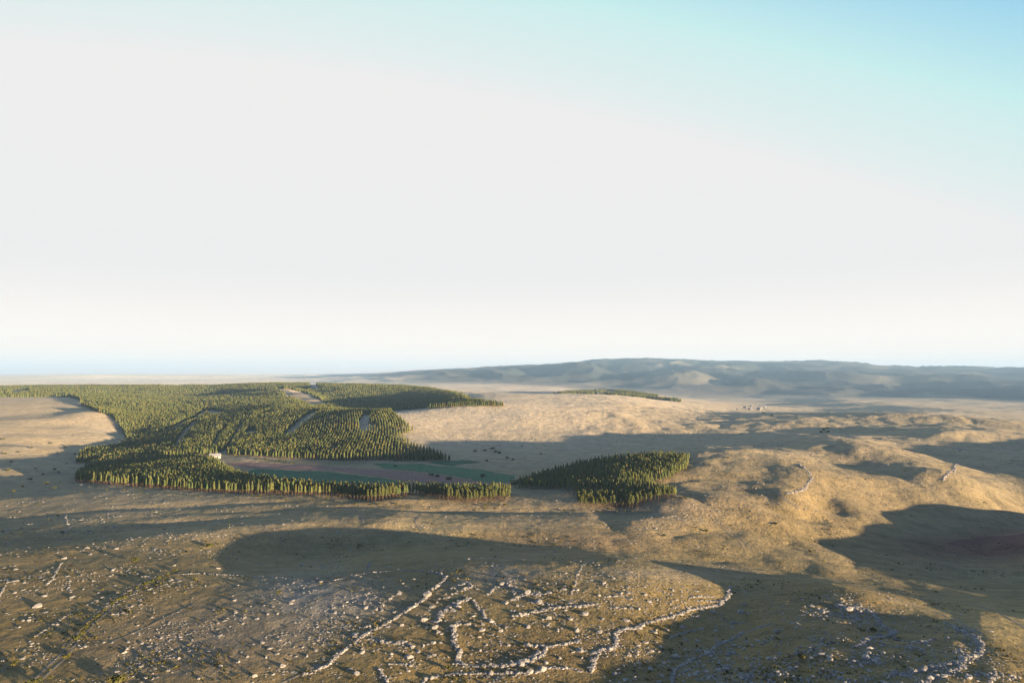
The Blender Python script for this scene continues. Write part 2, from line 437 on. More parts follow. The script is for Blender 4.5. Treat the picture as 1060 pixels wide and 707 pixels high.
TONES = [  # soft turf patches, tan hill and far left plain painted lighter as if sunlit: picture x, y, half width, half height in picture px, colour, strength
 (560, 430, 210, 26, (.64, .52, .37), 1.0), (830, 440, 190, 22, (.44, .34, .20), .9), (1000, 438, 120, 20, (.42, .33, .19), .8), (40, 432, 70, 26, (.46, .35, .20), 1.0),
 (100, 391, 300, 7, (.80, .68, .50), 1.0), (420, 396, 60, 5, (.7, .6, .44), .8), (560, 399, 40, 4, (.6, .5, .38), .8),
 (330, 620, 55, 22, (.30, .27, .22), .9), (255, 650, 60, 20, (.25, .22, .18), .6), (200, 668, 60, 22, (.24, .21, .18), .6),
 (520, 592, 30, 10, (.30, .26, .21), .7), (690, 590, 60, 6, (.30, .26, .20), .5),
 (1040, 640, 60, 16, (.34, .26, .11), .8), (960, 630, 60, 10, (.34, .26, .12), .6), (740, 560, 120, 18, (.25, .20, .10), .5),
 (480, 540, 130, 9, (.36, .27, .15), .7), (130, 520, 110, 14, (.38, .30, .18), .7), (600, 520, 120, 14, (.34, .26, .16), .7), (820, 520, 110, 28, (.30, .22, .11), .6),
 (440, 545, 40, 9, (.38, .31, .16), .6), (600, 560, 70, 9, (.26, .17, .09), .6), (700, 520, 40, 14, (.30, .23, .15), .5),
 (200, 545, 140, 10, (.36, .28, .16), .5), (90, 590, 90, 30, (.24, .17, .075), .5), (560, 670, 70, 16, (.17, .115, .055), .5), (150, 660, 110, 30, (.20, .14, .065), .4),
 (1010, 565, 60, 10, (.16, .07, .05), .9), (1050, 560, 30, 12, (.17, .07, .05), .8), (900, 640, 60, 20, (.18, .13, .07), .3),
]
def tone_map(x, y, z):
    px, py = proj(x, np.maximum(y, 1.0), z)
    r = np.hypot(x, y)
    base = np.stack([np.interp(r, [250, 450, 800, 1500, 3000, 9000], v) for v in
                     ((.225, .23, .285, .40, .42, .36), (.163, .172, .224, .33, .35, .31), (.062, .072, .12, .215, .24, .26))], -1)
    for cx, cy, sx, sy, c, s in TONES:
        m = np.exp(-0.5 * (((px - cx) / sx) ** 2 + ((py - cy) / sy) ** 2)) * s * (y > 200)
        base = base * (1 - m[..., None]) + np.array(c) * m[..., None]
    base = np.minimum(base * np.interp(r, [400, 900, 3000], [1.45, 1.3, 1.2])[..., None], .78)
    # far range: scrub and woods, tinted blue as painted haze, over pale pasture
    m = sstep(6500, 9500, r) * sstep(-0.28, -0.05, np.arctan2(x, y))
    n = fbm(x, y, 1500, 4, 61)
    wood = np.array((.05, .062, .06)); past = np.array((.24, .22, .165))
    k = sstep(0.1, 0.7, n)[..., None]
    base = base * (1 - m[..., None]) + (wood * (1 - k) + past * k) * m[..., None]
    return base

def ground_material():
    g = Nodes('turf')
    tone = g.attr('tone').outputs['Color']
    big = g.noise(0.012, 5, 0.6); mid = g.noise(0.07, 5, 0.65); fine = g.noise(0.55, 4, 0.7)
    streak = g.noise(0.05, 5, 0.65, stretch=(0.35, 2.2, 0.55))
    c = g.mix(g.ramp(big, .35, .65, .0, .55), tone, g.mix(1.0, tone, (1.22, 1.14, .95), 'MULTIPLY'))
    c = g.mix(g.ramp(mid, .42, .62, .0, .75), c, g.mix(1.0, c, (.70, .72, .66), 'MULTIPLY'))
    c = g.mix(g.ramp(streak, .52, .70, .0, .6), c, g.mix(1.0, c, (1.35, 1.32, 1.3), 'MULTIPLY'))
    c = g.mix(g.ramp(streak, .47, .33, .0, .6), c, g.mix(1.0, c, (.62, .64, .6), 'MULTIPLY'))
    c = g.mix(g.ramp(fine, .45, .72, .0, .6), c, g.mix(1.0, c, (.55, .57, .5), 'MULTIPLY'))
    c = g.mix(g.ramp(fine, .40, .25, .0, .6), c, g.mix(1.0, c, (1.4, 1.36, 1.3), 'MULTIPLY'))
    stone = g.noise(0.9, 3, 0.6)
    c = g.mix(g.math('MULTIPLY', g.ramp(stone, .62, .68), g.attr('stony').outputs['Fac']), c, (.42, .39, .34))
    g.l.new(g.attr('sun_sheen').outputs['Fac'], g.b.inputs['Sheen Weight']); g.b.inputs['Sheen Roughness'].default_value = 0.55
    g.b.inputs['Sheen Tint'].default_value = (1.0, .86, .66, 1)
    g.bump(g.math('ADD', g.math('MULTIPLY', mid, 2.2), g.math('MULTIPLY', fine, 0.5)), 1.5, 1.0)
    return g.color(c)

STONY = [(330, 622, 60, 26), (250, 655, 70, 24), (510, 598, 40, 14), (900, 640, 90, 40), (800, 690, 120, 30), (130, 545, 150, 20), (560, 620, 120, 40), (700, 610, 90, 12), (690, 532, 50, 10), (810, 480, 50, 14), (850, 455, 60, 8), (120, 520, 100, 12), (900, 505, 60, 10), (750, 520, 30, 12)]
def make_ground():
    nt, nr = GX.shape
    V = np.stack([GX, GY, GZ], -1).reshape(-1, 3)
    i = np.arange(nt)[:, None]; j = np.arange(nr - 1)[None]
    i2 = (i + 1) % nt
    F = np.stack([i * nr + j, i * nr + j + 1, i2 * nr + j + 1, i2 * nr + j], -1).reshape(-1, 4)
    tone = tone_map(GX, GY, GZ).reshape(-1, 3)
    px, py = proj(GX, np.maximum(GY, 1), GZ)
    st = np.full(GX.shape, 0.15)
    for cx, cy, sx, sy in STONY:
        st += np.exp(-0.5 * (((px - cx) / sx) ** 2 + ((py - cy) / sy) ** 2)) * (GY > 200)
    st = np.clip(st, 0, 1).reshape(-1, 1) * np.ones((1, 3))
    r = np.hypot(GX, GY); th = np.arctan2(GX, GY)                # dry-grass sheen, raised on far hills and left plain as added sunlit brightness
    sheen_w = np.interp(r, [300, 700, 1200, 1600, 6000], [.05, .06, .12, .25, .27])
    sheen_w = sheen_w * (1 - .95 * sstep(6000, 8000, r) * sstep(-.30, -.1, th)) + .30 * sstep(5000, 8000, r) * (1 - sstep(-.30, -.1, th))
    sheen_w = sheen_w * (1 - .5 * sstep(.05, .2, th) * (1 - sstep(1800, 2600, r)))
    sheen_w = sheen_w.reshape(-1, 1) * np.ones((1, 3))
    me = np_mesh('ground', V, F, ground_material(), True, {'tone': tone, 'stony': st, 'sun_sheen': sheen_w})
    # close the small hole under the camera
    import bmesh
    o = link('ground', me, kind='structure')
    c = V.reshape(nt, nr, 3)[:, 0]
    cv = np.vstack([c, c.mean(0)[None]])
    cf = np.array([[k, (k + 1) % nt, nt] for k in range(nt)])
    link('ground', np_mesh('ground_cap', cv, cf, me.materials[0], True, {'tone': np.tile((.185, .135, .062), (nt + 1, 1)), 'stony': np.full((nt + 1, 3), .1), 'sun_sheen': np.full((nt + 1, 3), .02)}), parent=o)
    return o
make_ground()
# ------------------------------------------------------------------ fields and tracks: thin sheets that follow the ground
def drape(name, poly=None, line=None, width=3.0, step=3.0, lift=0.25, mat=None, parent=None, kind='structure'):
    if line is not None:
        pts = at([p[0] for p in line], [p[1] for p in line])[:, :2]
        L = np.r_[0, np.cumsum(np.hypot(*np.diff(pts, axis=0).T))]
        s = np.arange(0, L[-1], step)
        x, y = np.interp(s, L, pts[:, 0]), np.interp(s, L, pts[:, 1])
        k = 2
        for _ in range(k):
            x[1:-1] = (x[:-2] + 2 * x[1:-1] + x[2:]) / 4; y[1:-1] = (y[:-2] + 2 * y[1:-1] + y[2:]) / 4
        tx, ty = np.gradient(x), np.gradient(y); q = np.hypot(tx, ty) + 1e-9
        nx, ny = -ty / q, tx / q
        rows = []
        for o in (-0.5, -0.17, 0.17, 0.5):
            w = width * o * (1 + 0.25 * vnoise(s / 9, s * 0 + o * 7, 5))
            rows.append(np.stack([x + nx * w, y + ny * w], 1))
        P = np.stack(rows, 1); n = len(x)
        z = ground_z(P[..., 0], P[..., 1]) + lift * np.array([0.3, 1, 1, 0.3])
        V = np.concatenate([P, z[..., None]], -1).reshape(-1, 3)
        i = np.arange(n - 1)[:, None] * 4 + np.arange(3)[None]
        F = np.stack([i, i + 4, i + 5, i + 1], -1).reshape(-1, 4)
    else:
        wp = world_poly(poly)
        lo, hi = wp.min(0), wp.max(0)
        gx, gy = np.meshgrid(np.arange(lo[0], hi[0], step), np.arange(lo[1], hi[1], step), indexing='ij')
        ins = inpoly(gx + 2.0 * vnoise(gx / 15, gy / 15, 3), gy + 2.0 * vnoise(gx / 15, gy / 15, 4), wp)
        q = ins[:-1, :-1] & ins[1:, :-1] & ins[1:, 1:] & ins[:-1, 1:]
        idx = np.arange(gx.size).reshape(gx.shape)
        F = np.stack([idx[:-1, :-1][q], idx[1:, :-1][q], idx[1:, 1:][q], idx[:-1, 1:][q]], -1)
        used = np.unique(F); remap = np.zeros(gx.size, int); remap[used] = np.arange(len(used)); F = remap[F]
        X, Y = gx.ravel()[used], gy.ravel()[used]
        V = np.stack([X, Y, ground_z(X, Y) + lift], 1)
    if len(F) == 0: return None
    return link(name, np_mesh(name, V, F, mat, True), kind=kind, parent=parent)

def soil(name, c1, c2, rough=1.2):
    g = Nodes(name)
    a = g.noise(0.03, 4, .6); b = g.noise(0.4, 4, .7, stretch=(1.6, .25, 0.5))
    c = g.mix(g.ramp(a, .35, .65), c1, c2)
    c = g.mix(g.ramp(b, .42, .6, 0, .5), c, g.mix(1.0, c, (.7, .72, .7), 'MULTIPLY'))
    g.bump(b, rough, 1.0)
    return g.color(c)
M_GREEN = soil('green_crop', (.085, .22, .105), (.12, .25, .12))
M_DKGREEN = soil('dark_green_crop', (.06, .17, .085), (.085, .20, .10))
M_PLOUGH = soil('ploughed_soil', (.32, .19, .16), (.38, .24, .19))
M_RED = soil('red_soil', (.20, .085, .065), (.26, .12, .085))
M_TRACK = soil('worn_track', (.40, .33, .22), (.26, .215, .14), 0.6)
M_CLEAR = soil('dry_grass_clearing', (.58, .46, .30), (.50, .39, .25), 0.8)
M_PALE = soil('pale_scree', (.42, .38, .33), (.32, .28, .23), 0.8)
drape('green_field', [(262,485),(340,487),(395,493.5),(425,498),(400,501),(290,500),(250,491)], step=4, mat=M_DKGREEN)
drape('ploughed_field', [(225,479),(262,477.5),(330,481),(400,485.5),(450,490),(505,498),(500,501),(425,498),(395,493),(340,486.5),(262,484.5)], step=4, mat=M_PLOUGH)
drape('green_field', [(385,478.5),(440,479.5),(500,485),(535,492),(528,499),(505,498.3),(450,489.7),(400,485)], step=4, mat=M_GREEN)
drape('green_field', [(440,478),(480,475.5),(500,477.5),(468,482)], step=4, mat=M_DKGREEN, lift=.32)
drape('stubble_field', [(262,476),(300,474.7),(380,477),(380,480),(330,480.5)], step=4, mat=soil('stubble', (.33,.29,.15), (.38,.31,.18)))
drape('red_field', [(968,559),(1008,552),(1060,549),(1090,549),(1090,568),(1060,566),(1042,563),(1020,560),(1008,563),(1023,574),(1012,573),(990,564)], step=4, mat=M_RED)
drape('forest_clearing', [(287,402.8),(300,403.6),(318,408),(330,413.5),(338,419),(325,420.5),(312,416),(299,410)], step=7, mat=M_CLEAR, lift=.8)
drape('forest_clearing', [(208,426.5),(222,426),(236,429.5),(222,431)], step=6, mat=M_CLEAR, lift=.6)
drape('forest_clearing', [(321,399.5),(326,398.6),(329,403),(324,404)], step=8, mat=M_CLEAR, lift=.8)
TRACKS = [([(40,707),(60,690),(78,673),(90,657),(100,646),(108,638),(118,629),(135,616),(152,605),(166,597)], 1.5),
 ([(34,707),(52,690),(70,673),(84,655),(95,642),(104,632),(114,624),(131,612),(149,602),(164,593)], 1.3),
 ([(437,530),(430,538),(433,543),(437,548)], 2.4), ([(373,530),(376,536),(378,541)], 2.0),
 ([(737,531),(741,538),(750,543),(765,556),(774,568)], 1.6), ([(733,531),(737,538),(746,544),(761,557),(768,567)], 1.1),
 ([(760,491),(778,498),(795,506),(812,517),(826,526)], 3.8),
 ([(711,533),(701,546),(691,552)], 1.0), ([(0,561),(25,558),(60,548),(85,550)], 1.3), ([(120,660),(150,648),(190,628),(210,619)], 1.0),
 ([(146,692),(168,680),(205,658)], 1.0), ([(0,590),(40,593),(60,594)], 1.2), ([(30,612),(62,605),(80,602)], 1.2),
 ([(265,706),(290,702),(318,690),(340,678)], 1.6), ([(320,622),(345,612),(375,600)], 1.0), 
 ([(905,616),(940,622),(980,636),(1010,652)], 2.2), ([(870,576),(850,566),(835,560)], 2.2), ([(1000,620),(1030,632),(1060,650)], 2.0),
 ([(380,535),(410,533),(440,533),(470,537)], 1.6), ([(900,462),(960,459),(1010,466),(1060,471)], 3.0), ([(0,553),(30,549),(72,531)], 1.2)]
for ln, w in TRACKS:
    drape('dirt_track', line=ln, width=w, step=2.0, lift=.10, mat=M_TRACK)

# ------------------------------------------------------------------ trees
def tag(o, label, cat, group=None):
    o['label'] = label; o['category'] = cat
    if group: o['group'] = group
    return o

def bark_mat():
    g = Nodes('pine_bark'); n = g.noise(1.5, 3, .6)
    return g.color(g.mix(g.ramp(n, .4, .6), (.17, .105, .065), (.11, .075, .05)))
def leaf_mat(name, gain=1.0):
    g = Nodes(name); a = g.attr('shade').outputs['Color']
    n = g.noise(0.35, 2, .6)
    c = g.mix(g.ramp(n, .35, .65), (.095 * gain, .115 * gain, .034 * gain), (.15 * gain, .15 * gain, .042 * gain))
    g.b.inputs['Roughness'].default_value = .8
    return g.color(g.mix(1.0, c, a, 'MULTIPLY'))
M_BARK = bark_mat(); M_NEEDLE = leaf_mat('pine_needles'); M_BUSH = leaf_mat('bush_leaves', .7)

def cone_tree(rng, h, r, sides, tiers, base):
    """small tree: stacked ragged skirts of faces around a stem; returns verts, quads"""
    V, F = [], []
    for t in range(tiers):
        f0 = t / tiers; f1 = min(1.0, (t + 1.55) / tiers)
        z0 = base * h + (1 - base) * h * f0; z1 = base * h + (1 - base) * h * f1
        rr = r * (1 - f0) ** 0.40 * rng.uniform(.85, 1.1)
        r1 = r * 0.55 * (1 - f1) ** 0.8 + 0.03
        a0 = rng.uniform(0, 6.28); b = len(V)
        for k in range(sides):
            a = a0 + 6.283 * k / sides
            q = rr * rng.uniform(.68, 1.2)
            V.append((q * math.cos(a), q * math.sin(a), z0 - rng.uniform(-.02, .05) * h))
        for k in range(sides):
            a = a0 + 6.283 * (k + .5) / sides
            V.append((r1 * math.cos(a), r1 * math.sin(a), z1 + rng.uniform(-.02, .02) * h))
        for k in range(sides):
            F.append((b + k, b + (k + 1) % sides, b + sides + (k + 1) % sides, b + sides + k))
    return np.array(V), np.array(F)

def stem(h, r0, r1, sides=5, bend=0.0):
    V, F = [], []
    for j in range(4):
        t = j / 3
        for k in range(sides):
            a = 6.283 * k / sides; r = r0 * (1 - t) + r1 * t
            V.append((r * math.cos(a) + bend * t * t, r * math.sin(a), h * t - (0.6 if j == 0 else 0)))
    for j in range(3):
        for k in range(sides):
            F.append((j * sides + k, j * sides + (k + 1) % sides, (j + 1) * sides + (k + 1) % sides, (j + 1) * sides + k))
    return np.array(V), np.array(F)

def leafy(rng, n, fn, size):
    """n small leaf clump quads; fn gives a point and its outward direction"""
    V = np.zeros((n * 4, 3))
    for i in range(n):
        p, o = fn(); o = np.array(o) + rng.normal(0, .45, 3); o /= np.linalg.norm(o) + 1e-9
        a = np.cross(o, (0, 0, 1.0)) + rng.normal(0, .2, 3); a /= np.linalg.norm(a) + 1e-9; b = np.cross(o, a)
        s = size * rng.uniform(.55, 1.35); u = s * rng.uniform(.6, 1.1)
        V[i * 4:i * 4 + 4] = [p - a * s - b * u * .6, p + a * s * .9 - b * u, p + a * s + b * u * .7, p - a * s * .7 + b * u]
    F = np.arange(n * 4).reshape(-1, 4)
    return V, F

def pine_meshes(rng, k):
    h = 15.0; R = 1.95; base = 0.43
    def fn():
        t = rng.uniform(0, 1) ** 1.15; a = rng.uniform(0, 6.283)
        tier = 0.78 + 0.30 * abs(math.sin(t * 17 + a * 1.5 + k))
        r = R * 1.12 * (1 - t) ** 0.42 * tier * rng.uniform(.55, 1.05) + .08
        if t < .12: r *= .75
        return np.array((r * math.cos(a), r * math.sin(a), h * (base + (1 - base) * t))), (math.cos(a), math.sin(a), .35)
    V, F = leafy(rng, 300, fn, .46)
    sh = np.repeat(rng.uniform(.72, 1.25, 300), 4)[:, None] * np.ones((1, 3))
    crown = np_mesh('crown', V, F, M_NEEDLE, False, {'shade': sh})
    SV, SF = stem(h * .9, .22, .05, 6, rng.uniform(-.3, .3))
    # a few bare limbs below the crown
    LV, LF = [SV], [SF]; off = len(SV)
    for j in range(7):
        a = rng.uniform(0, 6.28); z = h * rng.uniform(.2, .6); L = rng.uniform(.6, 1.3)
        d = np.array((math.cos(a), math.sin(a), .15)); s = np.array((-math.sin(a), math.cos(a), 0)) * .05; up = np.array((0, 0, .05))
        p = np.array((0, 0, z)); q = p + d * L
        LV.append(np.array([p - s, p + s, q + s * .3, q - s * .3, p - up, p + up, q + up * .3, q - up * .3])); LF.append(np.array([(0, 1, 2, 3), (4, 5, 6, 7)]) + off); off += 8
    trunk = np_mesh('trunk', np.vstack(LV), np.vstack(LF), M_BARK)
    return trunk, crown

FOREST_MAIN = [(470,477.5),(430,476.5),(400,478),(350,476),(300,474),(262,472),(222,470),(160,474),(110,478),(82,479),(86,468),(120,464),(134,458),(128,446),(117,431),(100,426),(86,420),(83,414),(72,411),(0,411),(-60,411),(-60,402),(0,401),(60,400),(150,400),(230,399.5),(300,397),(350,397),(400,399.5),(440,402),(465,406),(478,409),(488,415),(522,420),(522,421.3),(480,421),(440,423),(404,426),(416,436),(428,446),(412,452),(428,462),(448,470)]
FOREST_NEAR = [(80,498),(150,503),(230,509),(300,511),(340,512),(372,516),(385,518),(405,515),(432,510),(437,512),(470,518),(485,519.5),(528,516),(529,509),(480,509.5),(440,508),(400,509),(360,508),(300,504),(262,498),(243,491),(235,487),(222,479),(195,475.5),(150,476),(110,479.5),(93,486)]
FOREST_DARK = [(527,504),(565,492),(600,481),(640,475),(680,473.5),(713,474),(711,486),(692,497),(668,503),(676,507),(699,510),(699,514),(665,520),(655,525),(598,524),(597,512),(590,507)]
GAPS_POLY = [[(286,402.3),(300,403),(318,407.2),(338,417.8),(342,421),(325,421.5),(312,417),(298,411)], [(206,425.5),(222,425),(238,429.5),(222,432)], [(320,398),(327,397.5),(331,404),(323,405)]]
GAPS_LINE = [([(80,482),(110,475.5),(150,475),(200,473),(232,470)], 7), ([(118,462),(150,455),(175,447),(205,434),(212,428)], 7), ([(183,463),(193,449),(203,438)], 6),
 ([(299,452),(306,444),(318,434),(330,427)], 9), ([(222,465),(228,452),(235,444)], 3), ([(236,468),(246,450),(252,440)], 3), ([(378,447),(377,438),(381,430)], 9),
 ([(40,412),(90,408),(150,404)], 8), ([(0,409),(20,407),(22,404)], 14), ([(85,417),(120,423),(160,425)], 6), ([(258,452),(262,446)], 9)]
GAPS_LINE = [(world_poly(l), w) for l, w in GAPS_LINE]
ROWD = np.array([-.20, 1.0]); ROWD /= np.linalg.norm(ROWD); ROWN = np.array([ROWD[1], -ROWD[0]])
def plant(poly, dmin, dmax, along, across, jit, rng, curve=0.0):
    xs = [-640, 120]
    if poly is FOREST_DARK: xs = [-20, 260]
    if dmax > 1200: xs = [-.86 * dmax, 60]
    c = np.array([(x, y) for x in xs for y in (dmin, dmax)])
    a, b = c @ ROWD, c @ ROWN
    A, B = np.meshgrid(np.arange(a.min(), a.max(), along), np.arange(b.min(), b.max(), across), indexing='ij')
    A = A + rng.uniform(-jit, jit, A.shape) * along + (rng.random(B.shape[1]) * along)[None]
    B = B + rng.uniform(-jit, jit, B.shape) * across * .7 + curve * np.sin(A / 90)
    x, y = (A * ROWD[0] + B * ROWN[0]).ravel(), (A * ROWD[1] + B * ROWN[1]).ravel()
    m = (y > dmin) & (y < dmax) & (x > -.86 * y) & (x < .45 * y); x, y = x[m], y[m]
    z = ground_z(x, y); px, py = proj(x, y, z)
    m = inpoly(px, py, poly)
    for g in GAPS_POLY: m &= ~inpoly(px, py, g)
    x, y, z = x[m], y[m], z[m]
    m = np.ones(len(x), bool)
    for l, w in GAPS_LINE: m &= seg_dist(x, y, l) > w * (1 if y.size == 0 else np.clip(y / 1300, .8, 2))
    thin = (fbm(x, y, 60, 2, 77) < .62) | (y < 1060)
    m &= thin & (rng.random(len(x)) > .03)
    return np.stack([x[m], y[m], z[m]], 1)
trng = np.random.default_rng(11)
T_NEAR = np.vstack([plant(FOREST_NEAR, 640, 1060, 3.0, 3.4, .38, trng), plant(FOREST_DARK, 560, 980, 3.4, 3.8, .38, trng)])
T_MID = plant(FOREST_MAIN, 1000, 1750, 3.3, 4.9, .26, trng, 5.0)
T_FAR = plant(FOREST_MAIN, 1750, 3460, 6.6, 7.2, .45, trng)
print('trees', len(T_NEAR), len(T_MID), len(T_FAR))

def forest_mesh(name, P, protos, hs, rng, mat, shade=(.75, 1.25)):
    Vs, Fs, Cs = [], [], []; off = 0
    which = rng.integers(0, len(protos), len(P))
    for k, (V, F) in enumerate(protos):
        p = P[which == k]; n = len(p)
        if n == 0: continue
        a = rng.uniform(0, 6.283, n); ca, sa = np.cos(a), np.sin(a)
        s = rng.uniform(hs[0], hs[1], n) * np.where((p[:, 0] > -10) & (p[:, 1] < 1000), .84, 1.0) * (1 + .12 * fbm(p[:, 0], p[:, 1], 90, 2, 5)); w = s * rng.uniform(.85, 1.2, n)
        X = (V[None, :, 0] * ca[:, None] - V[None, :, 1] * sa[:, None]) * w[:, None] + p[:, 0:1]
        Y = (V[None, :, 0] * sa[:, None] + V[None, :, 1] * ca[:, None]) * w[:, None] + p[:, 1:2]
        Z = V[None, :, 2] * s[:, None] + p[:, 2:3]
        Vs.append(np.stack([X, Y, Z], -1).reshape(-1, 3))
        Fs.append((F[None] + (np.arange(n) * len(V))[:, None, None] + off).reshape(-1, F.shape[1])); off += n * len(V)
        t = rng.uniform(shade[0], shade[1], n)[:, None] * np.array([1, 1, 1]) * (1 + rng.normal(0, .12, (n, 1)) * np.array([1.0, .1, -.4]))
        rare = rng.random(n) < .025
        t[rare] = np.array([1.7, 1.05, .9])
        Cs.append(np.repeat(t, len(V), 0))
    return np_mesh(name, np.vstack(Vs), np.vstack(Fs), mat, False, {'shade': np.vstack(Cs)})

order = np.argsort(np.hypot(T_NEAR[:, 0], T_NEAR[:, 1]))
T_IND, T_NEAR = T_NEAR[order[:300]], T_NEAR[order[300:]]
P_MID = [cone_tree(trng, 15, 1.9, 7, 6, .34) for _ in range(6)]
P_LOW = [cone_tree(trng, 15, 2.5, 6, 4, .22) for _ in range(5)]
P_FARM = [cone_tree(trng, 14, 4.2, 5, 3, .05) for _ in range(5)]
STEMP = [stem(9, .2, .1, 4)]
f = link('pine_forest', forest_mesh('pine_forest', T_NEAR, P_MID, (.56, .86), trng, M_NEEDLE), kind='stuff')
link('trunk', forest_mesh('trunk', T_NEAR, STEMP, (.85, 1.0), trng, M_BARK), parent=f, kind='stuff')
f = link('hillside_forest', forest_mesh('hillside_forest', T_MID, P_LOW, (.5, .82), trng, M_NEEDLE), kind='stuff')
link('trunk', forest_mesh('trunk', T_MID[T_MID[:, 1] < 1250], STEMP, (.7, .9), trng, M_BARK), parent=f, kind='stuff')
link('distant_forest', forest_mesh('distant_forest', T_FAR, P_FARM, (.55, .9), trng, M_NEEDLE), kind='stuff')

pines = [pine_meshes(trng, k) for k in range(5)]
def pine(p, k, s, rot, label, group):
    r = link('pine_tree', None, loc=(p[0], p[1], p[2] - .1)); r.rotation_euler = (0, 0, rot); r.scale = (s, s, s)
    tag(r, label, 'tree', group)
    link('trunk', pines[k][0], parent=r); link('crown', pines[k][1], parent=r)
for p in T_IND:
    px, py = proj(p[0], p[1], p[2])
    if px > 590 and px < 664: lab, g = 'conifer in the jutting front block of the dark plantation on the knoll', 'conifers in the jutting front block of the dark plantation'
    elif px >= 664: lab, g = 'conifer along the lit right edge of the dark plantation on the knoll', 'conifers on the right edge of the dark plantation'
    elif px > 526: lab, g = 'conifer in the shaded left front row of the dark plantation', 'conifers in the shaded left row of the dark plantation'
    elif px > 436: lab, g = 'conifer near the right tip of the long plantation belt, beyond the small hollow', 'conifers at the right tip of the long plantation belt'
    elif px > 366: lab, g = 'conifer where the long plantation belt bulges forward onto the tan grass', 'conifers in the forward bulge of the plantation belt'
    else: lab, g = 'conifer along the straight left front edge of the long plantation belt', 'conifers along the left front of the plantation belt'
    pine(p, int(trng.integers(0, 5)), float(trng.uniform(.56, .84)), float(trng.uniform(0, 6.28)), lab, g)
# ------------------------------------------------------------------ limestone: boulders, tumbled walls, rubble
def rock_mat():
    g = Nodes('pale_limestone')
    n = g.noise(0.9, 4, .65); f = g.noise(4.0, 3, .6)
    c = g.mix(g.ramp(n, .35, .65), (.50, .47, .42), (.34, .31, .27))
    c = g.mix(g.ramp(f, .52, .68, 0, .7), c, (.13, .125, .09))
    c = g.mix(1.0, c, g.attr('shade').outputs['Color'], 'MULTIPLY')
    g.bump(f, .3, 1.0)
    return g.color(c)
M_ROCK = rock_mat()
import bmesh
def ico(sub):
    bm = bmesh.new(); bmesh.ops.create_icosphere(bm, subdivisions=sub, radius=1.0)
    V = np.array([v.co[:] for v in bm.verts]); F = np.array([[v.index for v in f.verts] for f in bm.faces]); bm.free()
    return V, F
ICO1, ICO2 = ico(1), ico(2)
def rock_proto(rng, src, rough):
    V, F = src; V = V.copy()
    for _ in range(7 if len(V) > 20 else 4):                     # chop flat facets off a ball
        n = rng.normal(0, 1, 3); n[2] = abs(n[2]) * .8; n /= np.linalg.norm(n); d = rng.uniform(.45, .8)
        k = V @ n - d; V -= np.where(k > 0, k, 0)[:, None] * n
    V *= 1 + rng.normal(0, rough, (len(V), 1))
    V[:, 2] = np.maximum(V[:, 2] * .72, -.45)
    return V, F
rrng = np.random.default_rng(23)
R_BIG = [rock_proto(rrng, ICO2, .05) for _ in range(7)]
R_SML = [rock_proto(rrng, ICO1, .10) for _ in range(8)]
def scatter_rocks(name, P, size, rng, protos=None, flat=(.45, .8), aspect=(.6, 1.25), zoff=.12):
    """one mesh of many stones; P (n,2) places, size (n,) half width in m"""
    protos = protos or R_SML
    z = ground_z(P[:, 0], P[:, 1])
    which = rng.integers(0, len(protos), len(P)); Vs, Fs, Cs = [], [], []; off = 0
    for k, (V, F) in enumerate(protos):
        m = which == k; n = int(m.sum())
        if not n: continue
        p, s = P[m], size[m]
        a = rng.uniform(0, 6.283, n); ca, sa = np.cos(a)[:, None], np.sin(a)[:, None]
        sx = (s * rng.uniform(*aspect, n))[:, None]; sy = (s * rng.uniform(*aspect, n))[:, None]; sz = (s * rng.uniform(*flat, n))[:, None]
        x, y = V[None, :, 0] * sx, V[None, :, 1] * sy
        X = x * ca - y * sa + p[:, 0:1]; Y = x * sa + y * ca + p[:, 1:2]; Z = V[None, :, 2] * sz + z[m][:, None] + zoff * s[:, None]
        Vs.append(np.stack([X, Y, Z], -1).reshape(-1, 3)); Fs.append((F[None] + (np.arange(n) * len(V))[:, None, None] + off).reshape(-1, 3)); off += n * len(V)
        t = rng.uniform(.7, 1.25, n)[:, None] * np.ones((1, 3)); Cs.append(np.repeat(t, len(V), 0))
    return np_mesh(name, np.vstack(Vs), np.vstack(Fs), M_ROCK, False, {'shade': np.vstack(Cs)})

def wall_line(pts, density=1.0, width=1.3, size=.55, gaps=.12, label='', group=None, seed=0):
    rng = np.random.default_rng(100 + seed)
    w = at([p[0] for p in pts], [p[1] for p in pts])[:, :2]
    L = np.r_[0, np.cumsum(np.hypot(*np.diff(w, axis=0).T))]
    n = int(L[-1] * 7.5 * density) + 6
    s = rng.uniform(0, L[-1], n)
    s = s[(fbm(s / 6.0, s * 0 + seed, 1.0, 2, seed) > -1.0 + gaps * 4)]
    x, y = np.interp(s, L, w[:, 0]), np.interp(s, L, w[:, 1])
    x += .9 * fbm(s, s * 0, 11, 2, seed + 3); y += .9 * fbm(s, s * 0, 11, 2, seed + 9)
    k = 1.2 * width * (0.45 + 0.5 * np.abs(vnoise(s / 5, s * 0, seed + 5)))
    x += rng.normal(0, .5, len(s)) * k; y += rng.normal(0, .5, len(s)) * k
    sz = size * rng.lognormal(-.3, .5, len(s))
    o = link('stone_wall', scatter_rocks('stone_wall', np.stack([x, y], 1), sz, rng, flat=(.6, 1.1), zoff=.12))
    return tag(o, label, 'wall', group)

